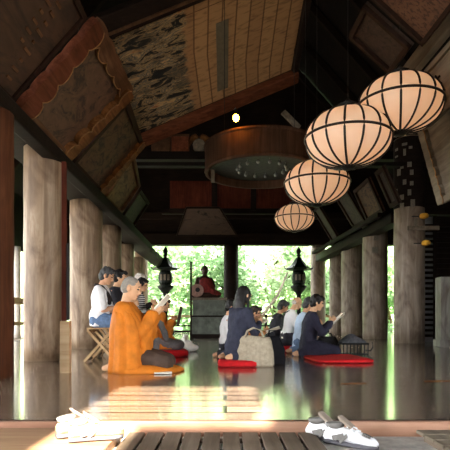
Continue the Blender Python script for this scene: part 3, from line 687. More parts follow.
# paper slips pasted on the column
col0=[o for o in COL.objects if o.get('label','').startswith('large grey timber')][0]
us=MB(); us.lathe([(.33,3.04),(.341,3.06),(.341,4.6),(.33,4.615)],(4.20,11.4,0),36); us=obj('upper_shaft',us,m_dark,col0,smooth=False); us['label']='darker upper shaft'  # dark wood sleeve over the upper part of the column
mslip=plain('pale paper slip','#6f685c',.8,.15,40)
for px,py,w,h in ((406,143,6,3),(398,146,5,3),(411,147,4,3),(399,153,5,2),(406,151,3,8),(404,165,4,5),(410,164,5,6),(402,170,5,8),(412,172,4,6),(406,181,4,6),(412,183,4,5),(404,196,5,6),(410,192,4,7),(404,204,5,5),(413,203,5,9),(416,222,4,9),(400,188,3,4)):
    Y=11.05; c=at(px,py,Y); dx=(c.x-4.20)/.335; dx=max(-.95,min(.95,dx)); ang=math.asin(dx)
    nrm=V((math.sin(ang),-math.cos(ang),0)); pos=V((4.20,11.4,c.z))+nrm*.3435
    b=MB(); b.obox(pos,V((nrm.y,-nrm.x,0))*(w/F*Y/2*.85),nrm*.004,V((0,0,h/F*Y/2*.85))); o=obj('paper_slip',b,mslip,col0)
col1=[o for o in COL.objects if o.get('label','').startswith('grey timber column second')][0]
for px,py,w,h in ((377,237,5,7),(376,250,6,6)):
    Y=13.74; c=at(px,py,Y); pos=V((c.x-.02,14.1-.348,c.z)); b=MB(); b.obox(pos,(w/F*Y/2,0,0),(0,.006,0),(0,0,h/F*Y/2)); obj('paper_slip',b,mslip,col1)

# ------------------------------------------------------------------ cushions, bags, small things
m_redc=plain('red felt','#c4161c',.85,.1,30); 
def cushion(X,Y,w,d,h,rz,label):
    b=MB(); K=20; 
    b.loft([((0,0,0),(w*.46,0,0),(0,d*.46,0)),((0,0,h*.2),(w/2,0,0),(0,d/2,0)),((0,0,h*.7),(w/2,0,0),(0,d/2,0)),((0,0,h),(w*.44,0,0),(0,d*.44,0))],n=48)
    for i,p in enumerate(b.v):        # superellipse: square with soft corners
        a=math.atan2(p.y/d,p.x/w); r=math.hypot(p.x/w,p.y/d); k=1/(abs(math.cos(a))**6+abs(math.sin(a))**6)**(1/6); p.x*=k; p.y*=k
        if p.z>h*.9: p.z-= .006*math.sin(9*p.x)*math.cos(7*p.y)
    o=obj('floor_cushion',b,m_redc,None,local=True,smooth=False,bevel=.006); o.location=(X,Y,0.001); o.rotation_euler=(0,0,rz)
    return tag(o,label,'cushion','red floor cushions')
cushion(1.42,6.34,.73,.92,.045,.05,'large empty red cushion in front of the reader in navy suit')
cushion(.14,5.62,.44,.5,.07,0,'red cushion under the long-haired woman in navy')
cushion(at(289,0,8.5).x,8.55,.62,.6,.08,0,'red cushion under the elder in white shirt and braces')
cushion(-.86,7.2,.66,.62,.09,.1,'red cushion under the farther orange-robed monk')

def fabric(name,c,var=.1,rough=.85): return plain(name,c,rough,var,26,.15,0,.15)
m_canvas=fabric('beige canvas','#a89c87'); m_blackf=fabric('black fabric','#17161a',.2); m_paper=plain('book paper','#e8e0d0',.8,.04)
# tote bag
t=thing('tote_bag','beige canvas tote bag standing beside the long-haired woman','bag',(.335,5.52,0),-.08)
b=MB(); b.loft([((0,0,0),(.19,0,0),(0,.085,0)),((0,0,.03),(.2,0,0),(0,.095,0)),((0,0,.16),(.195,0,0),(0,.10,0)),((.0,0,.29),(.185,0,0),(0,.075,0)),((-.01,0,.335),(.17,0,0),(0,.045,0))],n=40)
for p in b.v:
    a=math.atan2(p.y/.1,p.x/.2); k=min(1.22,1/(abs(math.cos(a))**5+abs(math.sin(a))**5)**(1/5)); p.x*=k; p.y*=k; p.y+=.035*noise.noise(p*8); p.x+=.025*noise.noise(p*6+V((4,0,0))); p.z*=1-.05*p.x/.2
obj('bag_body',b,m_canvas,t,local=True,smooth=True)
for y in (-.05,.05):
    b=MB(); b.tube([(-.11,y,.32),(-.09,y,.39),(-.02,y*.8,.425),(.06,y,.40),(.09,y,.32)],.012,8); obj('handle',b,m_canvas,t,local=True,smooth=True)
b=MB(); b.obox((.02,-.108,.14),(.11,0,0),(0,.006,0),(0,0,.085)); obj('front_pocket',b,m_canvas,t,local=True,bevel=.004)
def softbag(name,label,X,Y,w,d,h,mat,rz=0,lean=0):
    t=thing(name,label,'bag',(X,Y,0),rz)
    b=MB(); b.loft([((0,0,0),(w/2*.92,0,0),(0,d/2*.9,0)),((0,0,h*.08),(w/2,0,0),(0,d/2,0)),((lean*.5,0,h*.55),(w/2*.97,0,0),(0,d/2*.95,0)),((lean,0,h*.9),(w/2*.8,0,0),(0,d/2*.5,0)),((lean,0,h),(w/2*.7,0,0),(0,d/2*.25,0))],n=36)
    for p in b.v:
        a=math.atan2(p.y/d,p.x/w); k=min(1.18,1/(abs(math.cos(a))**4+abs(math.sin(a))**4)**.25); p.x*=k; p.y*=k; p.x+=.012*noise.noise(p*8); p.y+=.015*noise.noise(p*8+V((3,3,3)))
    obj('bag_body',b,mat,t,local=True,smooth=True)
    b=MB(); b.tube([(lean-w*.22,0,h*.93),(lean-w*.15,0,h*1.18),(lean+w*.15,0,h*1.18),(lean+w*.22,0,h*.93)],.011,8); obj('handle',b,mat,t,local=True,smooth=True)
    return t
softbag('shoulder_bag','black shoulder bag slumped right behind the beige tote',.57,5.75,.24,.18,.33,m_blackf,.3,-.03)
softbag('handbag','black handbag on the floor behind the large red cushion',at(331,0,7.5).x,7.75,.36,.22,.26,fabric('charcoal fabric','#2b2a2c',.2),.1)
p=MB(); p.obox((.55,5.9,.40),(.11,.02,.02),(-.01,.07,.0),(-.02,0,.012)); 
# dark slatted tray with curved handle and a grey cloth hat on it
TX=at(357,0,7.4).x; TY=7.55
t=thing('slatted_carrier','low black slatted carrier with curved handle beside the cushion','carrier',(TX,TY,0))
b=MB(); b.box((TX-.21,TY-.12,.145),(TX+.19,TY+.14,.175)); obj('top_plate',b,m_black,t,bevel=.004)
for i in range(8):
    x=TX-.19+i*.052; b=MB(); b.box((x-.007,TY-.115,.012),(x+.007,TY-.1,.146)); obj('slat',b,m_black,t)
b=MB(); b.box((TX-.2,TY-.12,0),(TX+.18,TY+.14,.013)); obj('base_plate',b,m_black,t)
b=MB(); b.tube([(TX+.17,TY,.06),(TX+.24,TY,.05),(TX+.28,TY,.10),(TX+.27,TY,.18)],.010,8); obj('curved_handle',b,m_black,t,smooth=True)
b=MB(); b.loft([((0,0,.0),(.21,0,0),(0,.15,0)),((0,0,.02),(.20,0,0),(0,.14,0)),((-.02,0,.07),(.12,0,0),(0,.10,0)),((-.02,0,.115),(.06,0,0),(0,.05,0)),((-.02,0,.13),(.015,0,0),(0,.015,0))],pleat=.04); o=solo('cloth_hat','soft grey cloth hat lying on the black slatted carrier','hat',b,fabric('slate grey cloth','#55575c',.15),smooth=True); o.location=(TX-.03,TY+.0,.176)
# strips and paper lying on the floor
for px0,px1,py,l in ((341,366,384,'thin pale wooden slip lying on the floor before the large red cushion'),(425,452,381.5,'thin pale wooden slip on the floor at the right edge')):
    Y=F*CH/(py-HY); a=at(px0,py,Y); c=at(px1,py-.4,Y+.03); b=MB(); b.beam((a.x,Y,.004),(c.x,Y+.03,.004),.03,.006); solo('wooden_slip',l,'slip',b,m_ochre,'slips on the floor',loc=(a.x,Y,.001))
b=MB(); a=at(163,373.5,4.72); b.obox((a.x,4.72,.012),(.082,.008,0),(-.006,.05,0),(0,0,.005)); solo('folded_paper','folded white paper on the floor by the near monk\'s hem','paper',b,m_paper,loc=(a.x,4.72,.001))

# ------------------------------------------------------------------ duckboards and shoes at the front step
t=thing('duckboard','wooden slatted duckboard in the foreground centre below the step','duckboard',(0,2.2,-.076))
for i in range(10):
    x=-.47+i*.092; b=MB(); b.box((x,1.75,-.066),(x+.078,2.455,-.046)); obj('slat',b,m_slat,t,bevel=.003)
for y in (1.85,2.35):
    b=MB(); b.box((-.47,y,-.0755),(.436,y+.06,-.0665)); obj('bearer',b,m_slat,t)
t=thing('duckboard','grey wooden duckboard at the lower right corner on the concrete','duckboard',(1.25,2.2,-.076))
for i in range(5):
    y=1.9+i*.105; b=MB(); b.box((.92-.0*i,y,-.040),(1.9,y+.088,-.024)); obj('slat',b,m_greyw,t,bevel=.003)
for x in (.95,1.12,1.4,1.8):
    b=MB(); b.box((x,1.9,-.0755),(x+.05,2.39,-.0405)); obj('bearer',b,m_slat,t)

m_sole=plain('grey rubber sole','#57555a',.7,.1); m_wl=plain('white leather','#e6e6e8',.45,.04); m_tan=plain('cream leather','#b0906c',.5,.06); m_grey=fabric('grey mesh','#6d6a66'); m_tong=fabric('brown grey tongue','#8c7f72')
def shoe(X,Y,Z,rz,mu,label,s=1.0,grp=None,tilt=0,ms=None):
    t=thing('sneaker',label,'shoe',(X,Y,Z),rz,grp); t.scale=(s,s,s); t.rotation_euler=(tilt,0,rz)
    def outline(k): return [(-.135,.0,.034),(-.11,0,.040),(-.05,0,.038),(.02,0,.042),(.08,0,.050),(.12,0,.040),(.142,0,.016)]
    b=MB(); b.loft([((x,y,.014),(0,w*1.08,0),(0,0,.0145)) for x,y,w in outline(0)],n=16); obj('sole',b,ms or m_sole,t,local=True,smooth=True)
    hs={-.135:.05,-.11:.085,-.05:.078,.02:.07,.08:.048,.12:.038,.142:.02}
    b=MB(); b.loft([((x,y,.018+hs[x]/2),(0,w,0),(0,0,hs[x]/2)) for x,y,w in outline(0)],n=20); obj('upper',b,mu,t,local=True,smooth=True)
    b=MB(); b.loft([((-.085,0,.085),(.045,0,0),(0,.031,0)),((-.085,0,.112),(.052,0,.006),(0,.036,0)),((-.085,0,.116),(.045,0,.006),(0,.028,0)),((-.08,0,.09),(.035,0,0),(0,.022,0))],n=20); obj('collar',b,m_grey,t,local=True,smooth=True)
    b=MB(); b.obox((-.018,0,.118),(.032,0,-.022),(0,.026,0),(.004,0,.006)); b.obox((-.05,0,.137),(.010,0,-.014),(0,.024,0),(.004,0,.004)); obj('tongue',b,m_tong,t,local=True,bevel=.004)
    for i in range(4):
        x=-.005+i*.020; z=.110-i*.012; b=MB(); b.tube([(x,-.030,z-.008),(x,0,z+.003),(x+.006,.030,z-.008)],.004,6); obj('lace',b,mu,t,local=True)
    for k in (-1,0,1):
        b=MB(); b.obox((.085+.004*abs(k),k*.016,.068-.004*abs(k)),(.020,0,-.007),(0,.005,0),(.001,0,.003)); obj('vent',b,m_grey,t,local=True)
    b=MB(); b.obox((-.05,-.042,.05),(.03,0,.01),(0,.003,0),(-.004,0,.012)); b.obox((-.02,-.043,.045),(.02,0,.018),(0,.003,0),(-.004,0,.008)); obj('side_stripe',b,m_grey,t,local=True)
shoe(.575,2.29,-.075,-.66,m_wl,'white sneaker with dark toe vents, front one of the right-hand pair',.90,'white sneakers at the step')
shoe(.50,2.385,-.075,-.8,m_wl,'white sneaker with grey tongue standing up, rear one of the right-hand pair',.90,'white sneakers at the step')
shoe(-.575,2.22,-.029,.35,m_tan,'cream sneaker in bright sunlight, right one of the left-hand pair',.85,'sunlit sneakers at the step')
shoe(-.66,2.31,-.029,.55,m_tan,'cream sneaker in bright sunlight nearest the step edge',.85,'sunlit sneakers at the step')

# ------------------------------------------------------------------ people
m_skin=plain('skin','#c99672',.55,.06,10,.3,0,0); m_skin2=plain('lighter skin','#d8a983',.55,.06,10,.3,0,0)
m_hairb=plain('black hair','#15110f',.5,.3,40); m_hairg=plain('grey dark hair','#3b3a3a',.55,.25,40); m_hairs=plain('shaved stubble','#8b847b',.7,.12,40)
m_hairbr=plain('dark brown hair','#2e211a',.5,.3,40); m_hairw=plain('thin white hair','#b9b0a6',.7,.15,40); m_eye=plain('dark eye','#120d0b',.3,.1); m_lip=plain('lips','#9a5a4a',.5,.1)
m_or=plain('orange robe cloth','#c8731f',.75,.10,8,.25,0,.1); m_oru=plain('dark brown under robe','#4a3a30',.8,.15,12); m_grobe=plain('grey under robe','#6a6664',.8,.12)
m_wshirt=plain('white shirt cloth','#e9e6e4',.8,.03); m_navy=plain('navy cloth','#292838',.8,.12,20); m_navy2=plain('dark slate navy cloth','#2e3040',.8,.12,20); m_blue=plain('pale blue shirt','#b9cbe0',.8,.05)
m_jean=plain('blue jeans','#5a6f8c',.8,.15,25); m_trou=plain('dark trousers','#25242a',.8,.2); m_brown=plain('orange brown knit','#a0663c',.85,.15,20); m_scarf=plain('black brown scarf','#241c1a',.85,.2)
def striped():
    t=NT('black and white striped knit'); b=t.bsdf(.8,.2); w=t.n('ShaderNodeTexWave'); w.bands_direction='Z'; w.inputs['Scale'].default_value=9; t.l(t.coord(),w.inputs['Vector'])
    t.l(t.ramp(w.outputs['Fac'],[(.45,'#1a191b'),(.55,'#d8d4d0')]),b.inputs['Base Color']); return t.m
m_stripe=striped()

def hand(b,w,d,n,side):
    """five-fingered hand: w wrist, d towards fingers, n palm normal, side +1/-1 = side of the thumb"""
    w,d,n=V(w),V(d).normalized(),V(n).normalized(); s=d.cross(n).normalized(); n=s.cross(d)
    if n.dot(V(n))<0: n=-n
    for k in (-.022,0,.022): b.caps([w+s*k*.7,w+d*.085+s*k],[.019,.017],10)
    for k,l in ((-.032,.058),(-.011,.074),(.011,.08),(.032,.07)):
        p0=w+d*.085+s*k; d1=(d*.8+n*.6).normalized(); p1=p0+d1*l*.5; d2=(d*.15+n).normalized(); p2=p1+d2*l*.38; p3=p2+(n*.8-d*.4).normalized()*l*.25
        b.caps([w+d*.05+s*k*.8,p0,p1,p2,p3],[.011,.0115,.0105,.0095,.0085],8)
    th=(d*.55+s*side*.65+n*.45).normalized(); q=w+d*.025+s*side*.03
    b.caps([w+d*.015+s*side*.01,q,q+th*.045,q+th*.045+(d*.7+n*.6-s*side*.1).normalized()*.035],[.016,.0145,.012,.0095],8)

def person(label,X,Y,yaw=0,s=1.0,pose='kneel',lean=8,bow=20,hx=.33,hz=.50,hair='short',hm=None,top=None,bot=None,sleeve=1.0,z=0,skin=None,kind='shirt',grp=None,hand_gap=.06,turn=0,seat=.43):
    t=thing('person',label,'person',(X,Y,z),math.radians(yaw),grp); t.scale=(s,s,s)
    skin=skin or m_skin; R=math.radians
    u=V((math.sin(R(lean)),0,math.cos(R(lean))))
    pel=V((0,0,.20)) if pose=='kneel' else V((0,0,(seat+.095)/s))
    wa=pel+u*.15; ch=pel+u*.30; sh=pel+u*.42; nk=pel+u*.475
    tn=R(lean+bow*.45); nu=V((math.sin(tn),0,math.cos(tn)))
    hb=R(bow); hf=V((math.cos(hb)*math.cos(R(turn)),math.cos(hb)*math.sin(R(turn)),-math.sin(hb))); hl=V((-math.sin(R(turn)),math.cos(R(turn)),0)); hu=hf.cross(hl)
    hc=nk+nu*.085+hu*.075+hf*.02
    HR=M((hf,hl,hu)).transposed(); hp=lambda x,y,zz: hc+hf*x+hl*y+hu*zz
    px=V((u.z,0,-u.x))
    def ring(c,d,w): return (c,px*d,V((0,w,0)))
    b=MB()
    b.loft([ring(pel-u*.10,.07,.10),ring(pel,.105,.155),ring(wa,.088,.128),ring(ch,.102,.150),ring(sh,.085,.165),ring(sh+u*.04,.05,.09)],n=20)
    b.caps([sh+u*.0,nk,hc-hu*.05-hf*.01],[.062,.052,.05])
    # head: skull, jaw, chin, nose, brow, ears
    b.ell(hp(-.008,0,.025),(.093,.074,.092),HR); b.ell(hp(.022,0,-.035),(.066,.060,.072),HR); b.ell(hp(.066,0,-.085),(.024,.03,.022),HR); b.ell(hp(.03,0,-.06),(.055,.052,.045),HR)
    b.caps([hp(.082,0,.02),hp(.102,0,-.022)],[.009,.014],8); b.ell(hp(.092,0,-.028),(.014,.018,.010),HR); b.ell(hp(.080,0,.032),(.012,.05,.012),HR); b.ell(hp(.078,0,-.058),(.016,.026,.014),HR)
    for q in (-1,1): b.ell(hp(-.005,q*.077,-.008),(.020,.012,.032),HR)
    shl={}
    for q in (-1,1):
        S0=sh+V((0,q*.165,0))-u*.01; Hd=V((hx,q*hand_gap,hz)); 
        d=Hd-V((S0.x,S0.y,S0.z)); wr=Hd-d.normalized()*.06
        dd=wr-S0; L=dd.length; A,Bq=.285,.25
        if L>A+Bq-.01: wr=S0+dd*((A+Bq-.01)/L); dd=wr-S0; L=dd.length
        a=(A*A-Bq*Bq+L*L)/(2*L); h=math.sqrt(max(0,A*A-a*a)); pole=V((-.25,q*.45,-1)); pole=(pole-dd*(pole.dot(dd)/L/L)).normalized()
        El=S0+dd*(a/L)+pole*h; shl[q]=(S0,El,wr)
        b.caps([S0,El,wr],[.052,.042,.029],12)
        hd=(wr-El).normalized(); hand(b,wr,(hd+V((.3,0,.25))).normalized(),V((.1,-q,.35)),1 if q<0 else -1)
        if pose=='kneel': lg=[pel+V((0,q*.085,-.03)),V((.40,q*.12,.09)),V((-.10,q*.10,.055)),V((-.20,q*.08,.035))]; rr=[.095,.068,.048,.03]
        else: lg=[pel+V((0,q*.09,-.01)),V((.40,q*.11,pel.z-.03)),V((.36,q*.11,.085)),V((.47,q*.12,.04))]; rr=[.095,.065,.045,.035]
        b.caps(lg,rr,12); shl['l%d'%q]=(lg,rr)
    bd=obj('body',remesh(b,.0085,3),skin,t,local=True,smooth=True)
    for q in (-1,1):
        e=MB(); e.ell(hp(.078,q*.032,.012),(.010,.016,.008),HR); obj('eye',e,m_eye,t,local=True)
        e=MB(); e.caps([hp(.083,q*.018,.036),hp(.076,q*.048,.036)],[.006,.004],6); obj('eyebrow',e,m_hairb,t,local=True)
    e=MB(); e.ell(hp(.086,0,-.060),(.008,.022,.006),HR); obj('mouth',e,m_lip,t,local=True)
    # hair
    hm=hm or m_hairb; e=MB()
    if hair=='shaved':
        e.ell(hp(-.012,0,.028),(.0935,.0755,.0925),HR); e.ell(hp(-.035,0,.0),(.072,.074,.075),HR); e=remesh(e,.009,2)
    elif hair=='bald':
        e.ell(hp(-.045,0,-.005),(.058,.079,.05),HR); e=remesh(e,.009,2,.004,30)
    elif hair=='long':
        e.ell(hp(-.022,0,.032),(.098,.088,.098),HR); e.ell(hp(-.05,0,-.03),(.075,.09,.09),HR)
        e.loft([(hp(-.045,0,.0),hf*.06,hl*.088),(hp(-.06,0,-.10),hf*.062,hl*.10),(hc+V((-.085,0,-.20)),V((.055,0,0)),V((0,.12,0))),(hc+V((-.10,0,-.30)),V((.04,0,0)),V((0,.11,0))),(hc+V((-.105,0,-.35)),V((.02,0,0)),V((0,.08,0)))])
        for q in (-1,1): e.caps([hp(.02,q*.075,.03),hp(.01,q*.082,-.06),hc+V((.0,q*.09,-.20))],[.022,.024,.014])
        e=remesh(e,.01,2,.007,22)
    else:
        e.ell(hp(-.022,0,.034),(.097,.085,.098),HR); e.ell(hp(-.05,0,-.02),(.066,.082,.075),HR); e.ell(hp(.045,0,.085),(.05,.06,.035),HR)
        for q in (-1,1): e.ell(hp(.0,q*.072,.02),(.03,.014,.04),HR)
        e=remesh(e,.01,1,.012,26,int(X*10))
    obj('hair',e,hm,t,local=True,smooth=True)
    # clothes
    def torso(g,low=.05,n=28):
        return [ring(pel-u*low,.105*g,.158*g),ring(pel+u*.06,.118*g,.162*g),ring(wa,.108*g,.15*g),ring(ch,.12*g,.168*g),ring(sh-u*.01,.105*g,.178*g),ring(sh+u*.035,.078*g,.125*g),ring(sh+u*.058,.06*g,.075*g)]
    if kind in('shirt','robe'):
        c=MB(); c.loft(torso(1.07,.13) if pose=='kneel' else [(a,b*1.1,c2*1.1) if k<2 else (a,b,c2) for k,(a,b,c2) in enumerate(torso(1.07,.09))],n=28)
        for q in (-1,1):
            S0,El,wr=shl[q]; 
            if kind=='robe': c.caps([S0-V((0,q*.02,0)),El,wr-(wr-El)*.15,],[.086,.064,.07]); c.caps([El,El+(wr-El)*.7+V((0,0,-.10)),El+V((.02,0,-.12))],[.06,.045,.05])
            elif sleeve>=1: c.caps([S0-V((0,q*.015,0)),El,El+(wr-El)*.93],[.070,.055,.043])
            else: c.caps([S0-V((0,q*.015,0)),S0+(El-S0)*.9],[.072,.06])
        c=remesh(c,.012,3,.012,13,int(Y*7)); obj('robe' if kind=='robe' else 'shirt',c,top,t,local=True,smooth=True)
        e=MB(); e.loft([(nk-u*.03,px*.072,V((0,.082,0))),(nk+u*.0,px*.066,V((0,.070,0))),(nk+u*.012,px*.062,V((0,.066,0)))],n=20); obj('collar',e,top,t,local=True,smooth=True)
    c=MB()
    for q in (-1,1):
        lg,rr=shl['l%d'%q]; c.caps(lg[:3],[r+.018 for r in rr[:3]])
    c.loft([ring(pel-u*.12,.11,.15),ring(pel-u*.02,.125,.172),ring(pel+u*.08,.112,.158)] if pose=='kneel' else [ring(pel-u*.09,.10,.15),ring(pel-u*.04,.11,.16),ring(pel+u*.05,.10,.15)])
    if pose=='kneel' and kind!='pants': c.loft([((.06,0,.02),(.20,0,0),(0,.19,0)),((.10,0,.10),(.26,0,0),(0,.19,0)),((.12,0,.18),(.2,0,0),(0,.15,0))])
    obj('trousers' if kind!='robe' else 'under_robe',remesh(c,.013,3,.01,12,3),bot,t,local=True,smooth=True)
    if pose!='kneel':
        for q in (-1,1):
            lg=shl['l%d'%q][0]; e=MB(); e.loft([((lg[3].x-.16,lg[3].y,.045),(0,.03,0),(0,0,.04)),((lg[3].x-.06,lg[3].y,.045),(0,.04,0),(0,0,.044)),((lg[3].x+.04,lg[3].y,.03),(0,.042,0),(0,0,.03)),((lg[3].x+.09,lg[3].y,.02),(0,.025,0),(0,0,.018))],n=14); obj('shoe',e,m_trou,t,local=True,smooth=True)
    return t,dict(pel=pel,sh=sh,nk=nk,hc=hc,arm=shl,u=u,px=px,ring=ring,yaw=math.radians(yaw),s=s,loc=V((X,Y,z)))
def wpt(i,p):
    return i['loc']+M.Rotation(i['yaw'],3,'Z')@(V(p)*i['s'])
def booklet(i,at_,label,w=.115,h=.17,ang=35,spread=18,mat=None,rz=0,cover=None):
    """an open booklet held in front of a reader"""
    o=thing('open_booklet',label,'booklet',wpt(i,at_),i['yaw']+rz,'open booklets in readers\' hands'); a=math.radians(ang)
    up=V((math.cos(a),0,math.sin(a)))
    for q in (-1,1):
        sd=V((.0,q*math.cos(math.radians(spread)),0))+V((-math.sin(a),0,math.cos(a)))*math.sin(math.radians(spread)); nn=up.cross(sd).normalized()
        if nn.x>0: nn=-nn
        b=MB(); b.obox(up*h/2+sd*w/2+nn*.004,up*h/2,sd*w/2,nn*.004); obj('page_block',b,mat or m_paper,o,local=True)
        b=MB(); b.obox(up*h/2+sd*w/2-nn*.002,up*(h/2+.003),sd*(w/2+.002),nn*.0015); obj('cover',b,cover or m_paper,o,local=True)
    return o
def stool(X,Y,rz,label,h=.42):
    t=thing('folding_stool',label,'stool',(X,Y,0),rz,'low folding stools')
    for k in range(4):
        y=-.15+k*.09; b=MB(); b.box((-.16,y,h-.02),(.16,y+.07,h)); obj('seat_slat',b,m_lightw,t,local=True,bevel=.003)
    for x in (-.145,.145):
        b=MB(); b.box((x-.014,-.15,h-.055),(x+.014,.19,h-.021)); obj('seat_rail',b,m_lightw,t,local=True)
    for y in (-.14,.17):
        for q in (-1,1):
            b=MB(); b.beam((q*.13,y+.006*q,h-.05),(-q*.19,y+.006*q,.012),.03,.05,(0,1,0)); obj('leg',b,m_lightw,t,local=True)
    for x in (-.18,.18):
        b=MB(); b.beam((x,-.15,.035),(x,.18,.035),.022,.03); obj('stretcher',b,m_slat,t,local=True)
    return t

def drape(i,name,rings,mat,t,pleat=.05,kp=8,n=64,th=0):
    b=MB(); b.loft([(V(c),V((a,0,0)),V((0,w,0))) for c,a,w in rings],n=n,pleat=pleat,kp=kp,seed=i['loc'].x*3); return obj(name,b,mat,t,local=True,smooth=True)
# --- near monk
P,i=person('near kneeling monk with shaved head in bright orange robe, reading a raised white booklet',-.985,5.0,0,1.0,'kneel',-1,18,.34,.565,'shaved',m_hairs,m_or,m_oru,1,0,m_skin2,'robe',hand_gap=.05)
drape(i,'outer_robe',[((.04,0,.0),.21,.28),((.04,0,.03),.212,.285),((.045,0,.16),.205,.29),((.05,0,.30),.205,.30),((.05,0,.40),.20,.295),((.04,0,.49),.175,.275),((.02,0,.565),.145,.24),((.005,0,.605),.125,.21),((-.005,0,.645),.102,.16),((-.005,0,.69),.066,.08)],m_or,P)
b=MB(); b.loft([((.20,0,0),(.36,0,0),(0,.30,0)),((.20,0,.02),(.37,0,0),(0,.30,0)),((.18,0,.05),(.33,0,0),(0,.27,0)),((.15,0,.075),(.25,0,0),(0,.23,0))],n=48,pleat=.03); obj('robe_hem',b,m_or,P,local=True,smooth=True)
S0,El,wr=i['arm'][-1]
b=MB(); b.caps([El+(wr-El)*.25,wr-(wr-El)*.12],[.06,.062]); b.caps([El+(wr-El)*.3,El+(wr-El)*.35+V((.0,.02,-.10)),El+(wr-El)*.3+V((-.02,.03,-.20))],[.055,.05,.035]); b=remesh(b,.012,3,.014,14); obj('wide_sleeve',b,m_or,P,local=True,smooth=True)
booklet(i,(.315,0,.60),'white booklet raised by the near orange-robed monk',.10,.19,48)
# --- seated white shirt reader on stool
stool(-1.50,6.15,0,'pale folding stool under the reader in white shirt')
P,i=person('person in white T-shirt and black scarf sitting on the pale folding stool',-1.55,6.17,0,.88,'stool',4,26,.36,.72,'short',m_hairg,m_wshirt,m_jean,.5,0,m_skin,'shirt',seat=.42)
c=MB(); nk=i['nk']; u=i['u']
c.caps([nk+V((-.06,-.06,.0)),nk+V((.03,-.085,-.03)),nk+V((.10,-.075,-.12)),nk+V((.125,-.06,-.24))],[.03,.032,.035,.03]); c.caps([nk+V((-.06,-.06,.0)),nk+V((-.085,0,.01)),nk+V((-.06,.06,.0)),nk+V((.05,.08,-.04)),nk+V((.11,.07,-.2))],[.03]*5)
obj('scarf',remesh(c,.012,2,.006,20),m_scarf,P,local=True,smooth=True)
# --- readers behind
stool(-1.36,7.45,0,'pale folding stool under the person in black and white stripes',.42)
P,i=person('dark-haired person in black and white striped top seated behind the near monk',-1.36,7.47,-8,.84,'stool',10,20,.36,.72,'short',m_hairb,m_stripe,m_trou,1,0,m_skin,'shirt')
booklet(i,(.34,0,.74),'dark booklet held by the person in striped top',.09,.14,40,15,m_paper)
stool(-1.60,7.05,0,'pale folding stool under the black-haired person behind the white-shirted reader',.44)
P,i=person('black-haired person half hidden behind the white-shirted reader',-1.60,7.07,0,.93,'stool',8,16,.36,.74,'short',m_hairb,m_trou,m_trou,1,0,m_skin2,'shirt',seat=.44)
stool(-1.58,8.55,0,'pale folding stool under the white-haired person at the back',.46)
P,i=person('white-haired person farthest back in the left group of readers',-1.58,8.57,0,1.02,'stool',8,16,.36,.74,'short',m_hairw,m_scarf,m_trou,1,0,m_skin2,'shirt',seat=.46)
# --- second monk
P,i=person('farther monk in orange robe over grey kneeling on a red cushion',-.98,7.2,-4,.80,'kneel',8,22,.34,.50,'short',m_hairb,m_or,m_grobe,1,.085,m_skin,'robe')
c=MB(); S0,El,wr=i['arm'][-1]; c.caps([S0+V((0,-.02,-.04)),El+V((.02,-.03,-.02)),El+V((.05,-.03,-.14))],[.06,.06,.05]); obj('grey_sleeve',remesh(c,.012,2,.01,12),m_grobe,P,local=True,smooth=True)
drape(i,'outer_robe',[((.16,.02,.02),.24,.22),((.15,.02,.14),.22,.20),((.12,.02,.28),.14,.17),((.10,.02,.40),.10,.14),((.09,.02,.46),.06,.10)],m_or,P)
booklet(i,(.40,0,.45),'dark-covered booklet upright before the farther monk',.09,.26,78,12,m_oru,0,m_oru)
# --- long haired woman
P,i=person('woman with long black hair in navy dress kneeling beside the beige tote bag',.13,5.62,34,.87,'kneel',8,14,.36,.44,'long',m_hairb,m_navy2,m_navy2,1,.072,m_skin2,'shirt')
booklet(i,(.37,0,.44),'open booklet held low by the long-haired woman',.10,.15,22,14)
# --- child behind
P,i=person('smaller brown-haired reader in orange-brown knit behind the long-haired woman',.27,6.35,-6,.74,'kneel',10,20,.36,.46,'short',m_hairbr,m_brown,m_trou,1,0,m_skin,'shirt')
booklet(i,(.36,0,.47),'open booklet held by the smaller brown-haired reader',.11,.17,20,14,None)
# --- white shirt behind the woman
P,i=person('person in plain white top kneeling behind the long-haired woman\'s back',.02,6.9,0,.84,'kneel',4,14,.30,.42,'short',m_hairb,m_wshirt,m_trou,1,0,m_skin,'shirt')
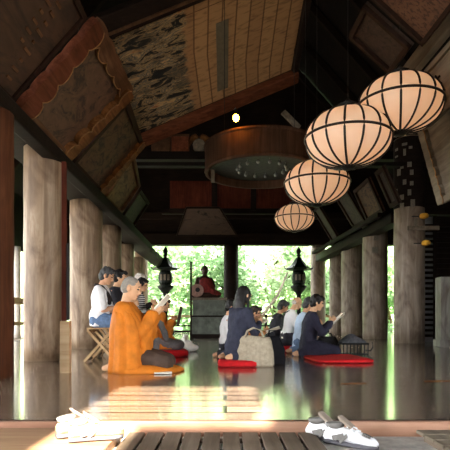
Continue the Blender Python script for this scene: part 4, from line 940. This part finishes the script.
# --- back right row
P,i=person('person in black jacket at the left end of the right-hand row of readers',.86,8.95,6,.94,'kneel',14,22,.36,.48,'short',m_hairg,m_trou,m_trou,1,0,m_skin,'shirt')
P,i=person('bald elder in white shirt and black braces kneeling on a red cushion',1.06,8.55,4,.90,'kneel',12,30,.36,.44,'bald',m_hairw,m_wshirt,m_trou,1,.085,m_skin2,'shirt')
for q in (-1,1):
    c=MB(); r=i['ring']; pl=[]
    for k,(h,dd) in enumerate(((.05,.13),(.15,.125),(.30,.14),(.40,.125),(.455,.06))): pl.append(i['pel']+i['u']*h-i['px']*dd*1.04+V((0,q*.07,0)))
    c.tube(pl,.012,6); obj('brace',c,m_black,P,local=True)
P,i=person('person in pale blue shirt kneeling just behind the reader in navy suit',1.16,7.75,2,.93,'kneel',10,22,.34,.44,'short',m_hairg,m_blue,m_jean,1,0,m_skin,'shirt')
# --- man in navy suit
P,i=person('person in navy suit with thick black hair reading behind the large red cushion',1.17,7.08,-3,.93,'kneel',9,18,.40,.50,'short',m_hairb,m_navy,m_navy,1,0,m_skin2,'shirt')
booklet(i,(.385,0,.49),'open cream booklet tilted up by the reader in navy suit',.10,.21,42,14)

# ------------------------------------------------------------------ camera and light
cam=bpy.data.cameras.new('camera'); cam.lens=36*F/450; cam.sensor_width=36; cam.sensor_fit='HORIZONTAL'
cam.shift_y=(HY-225)/450; cam.clip_start=.05; cam.clip_end=300
co=bpy.data.objects.new('camera',cam); COL.objects.link(co); co.location=(0,0,CH); co.rotation_euler=(PI/2,0,0); S.camera=co
sun=bpy.data.lights.new('sun','SUN'); sun.energy=SUN_E; sun.color=(1,.89,.72); sun.angle=math.radians(.8)
so=bpy.data.objects.new('sun',sun); COL.objects.link(so)
d=V((-.063,1,-.78)); so.rotation_euler=d.to_track_quat('-Z','Y').to_euler()
w=bpy.data.worlds.new('sky'); S.world=w; w.use_nodes=True; nt=w.node_tree
bg=nt.nodes['Background']; bg.inputs[0].default_value=(.94,.97,1,1); bg.inputs[1].default_value=SKY_E
S.view_settings.view_transform='Standard'; S.view_settings.look='None'; S.view_settings.gamma=1; S.view_settings.exposure=EXPO; S.view_settings.use_curve_mapping=False
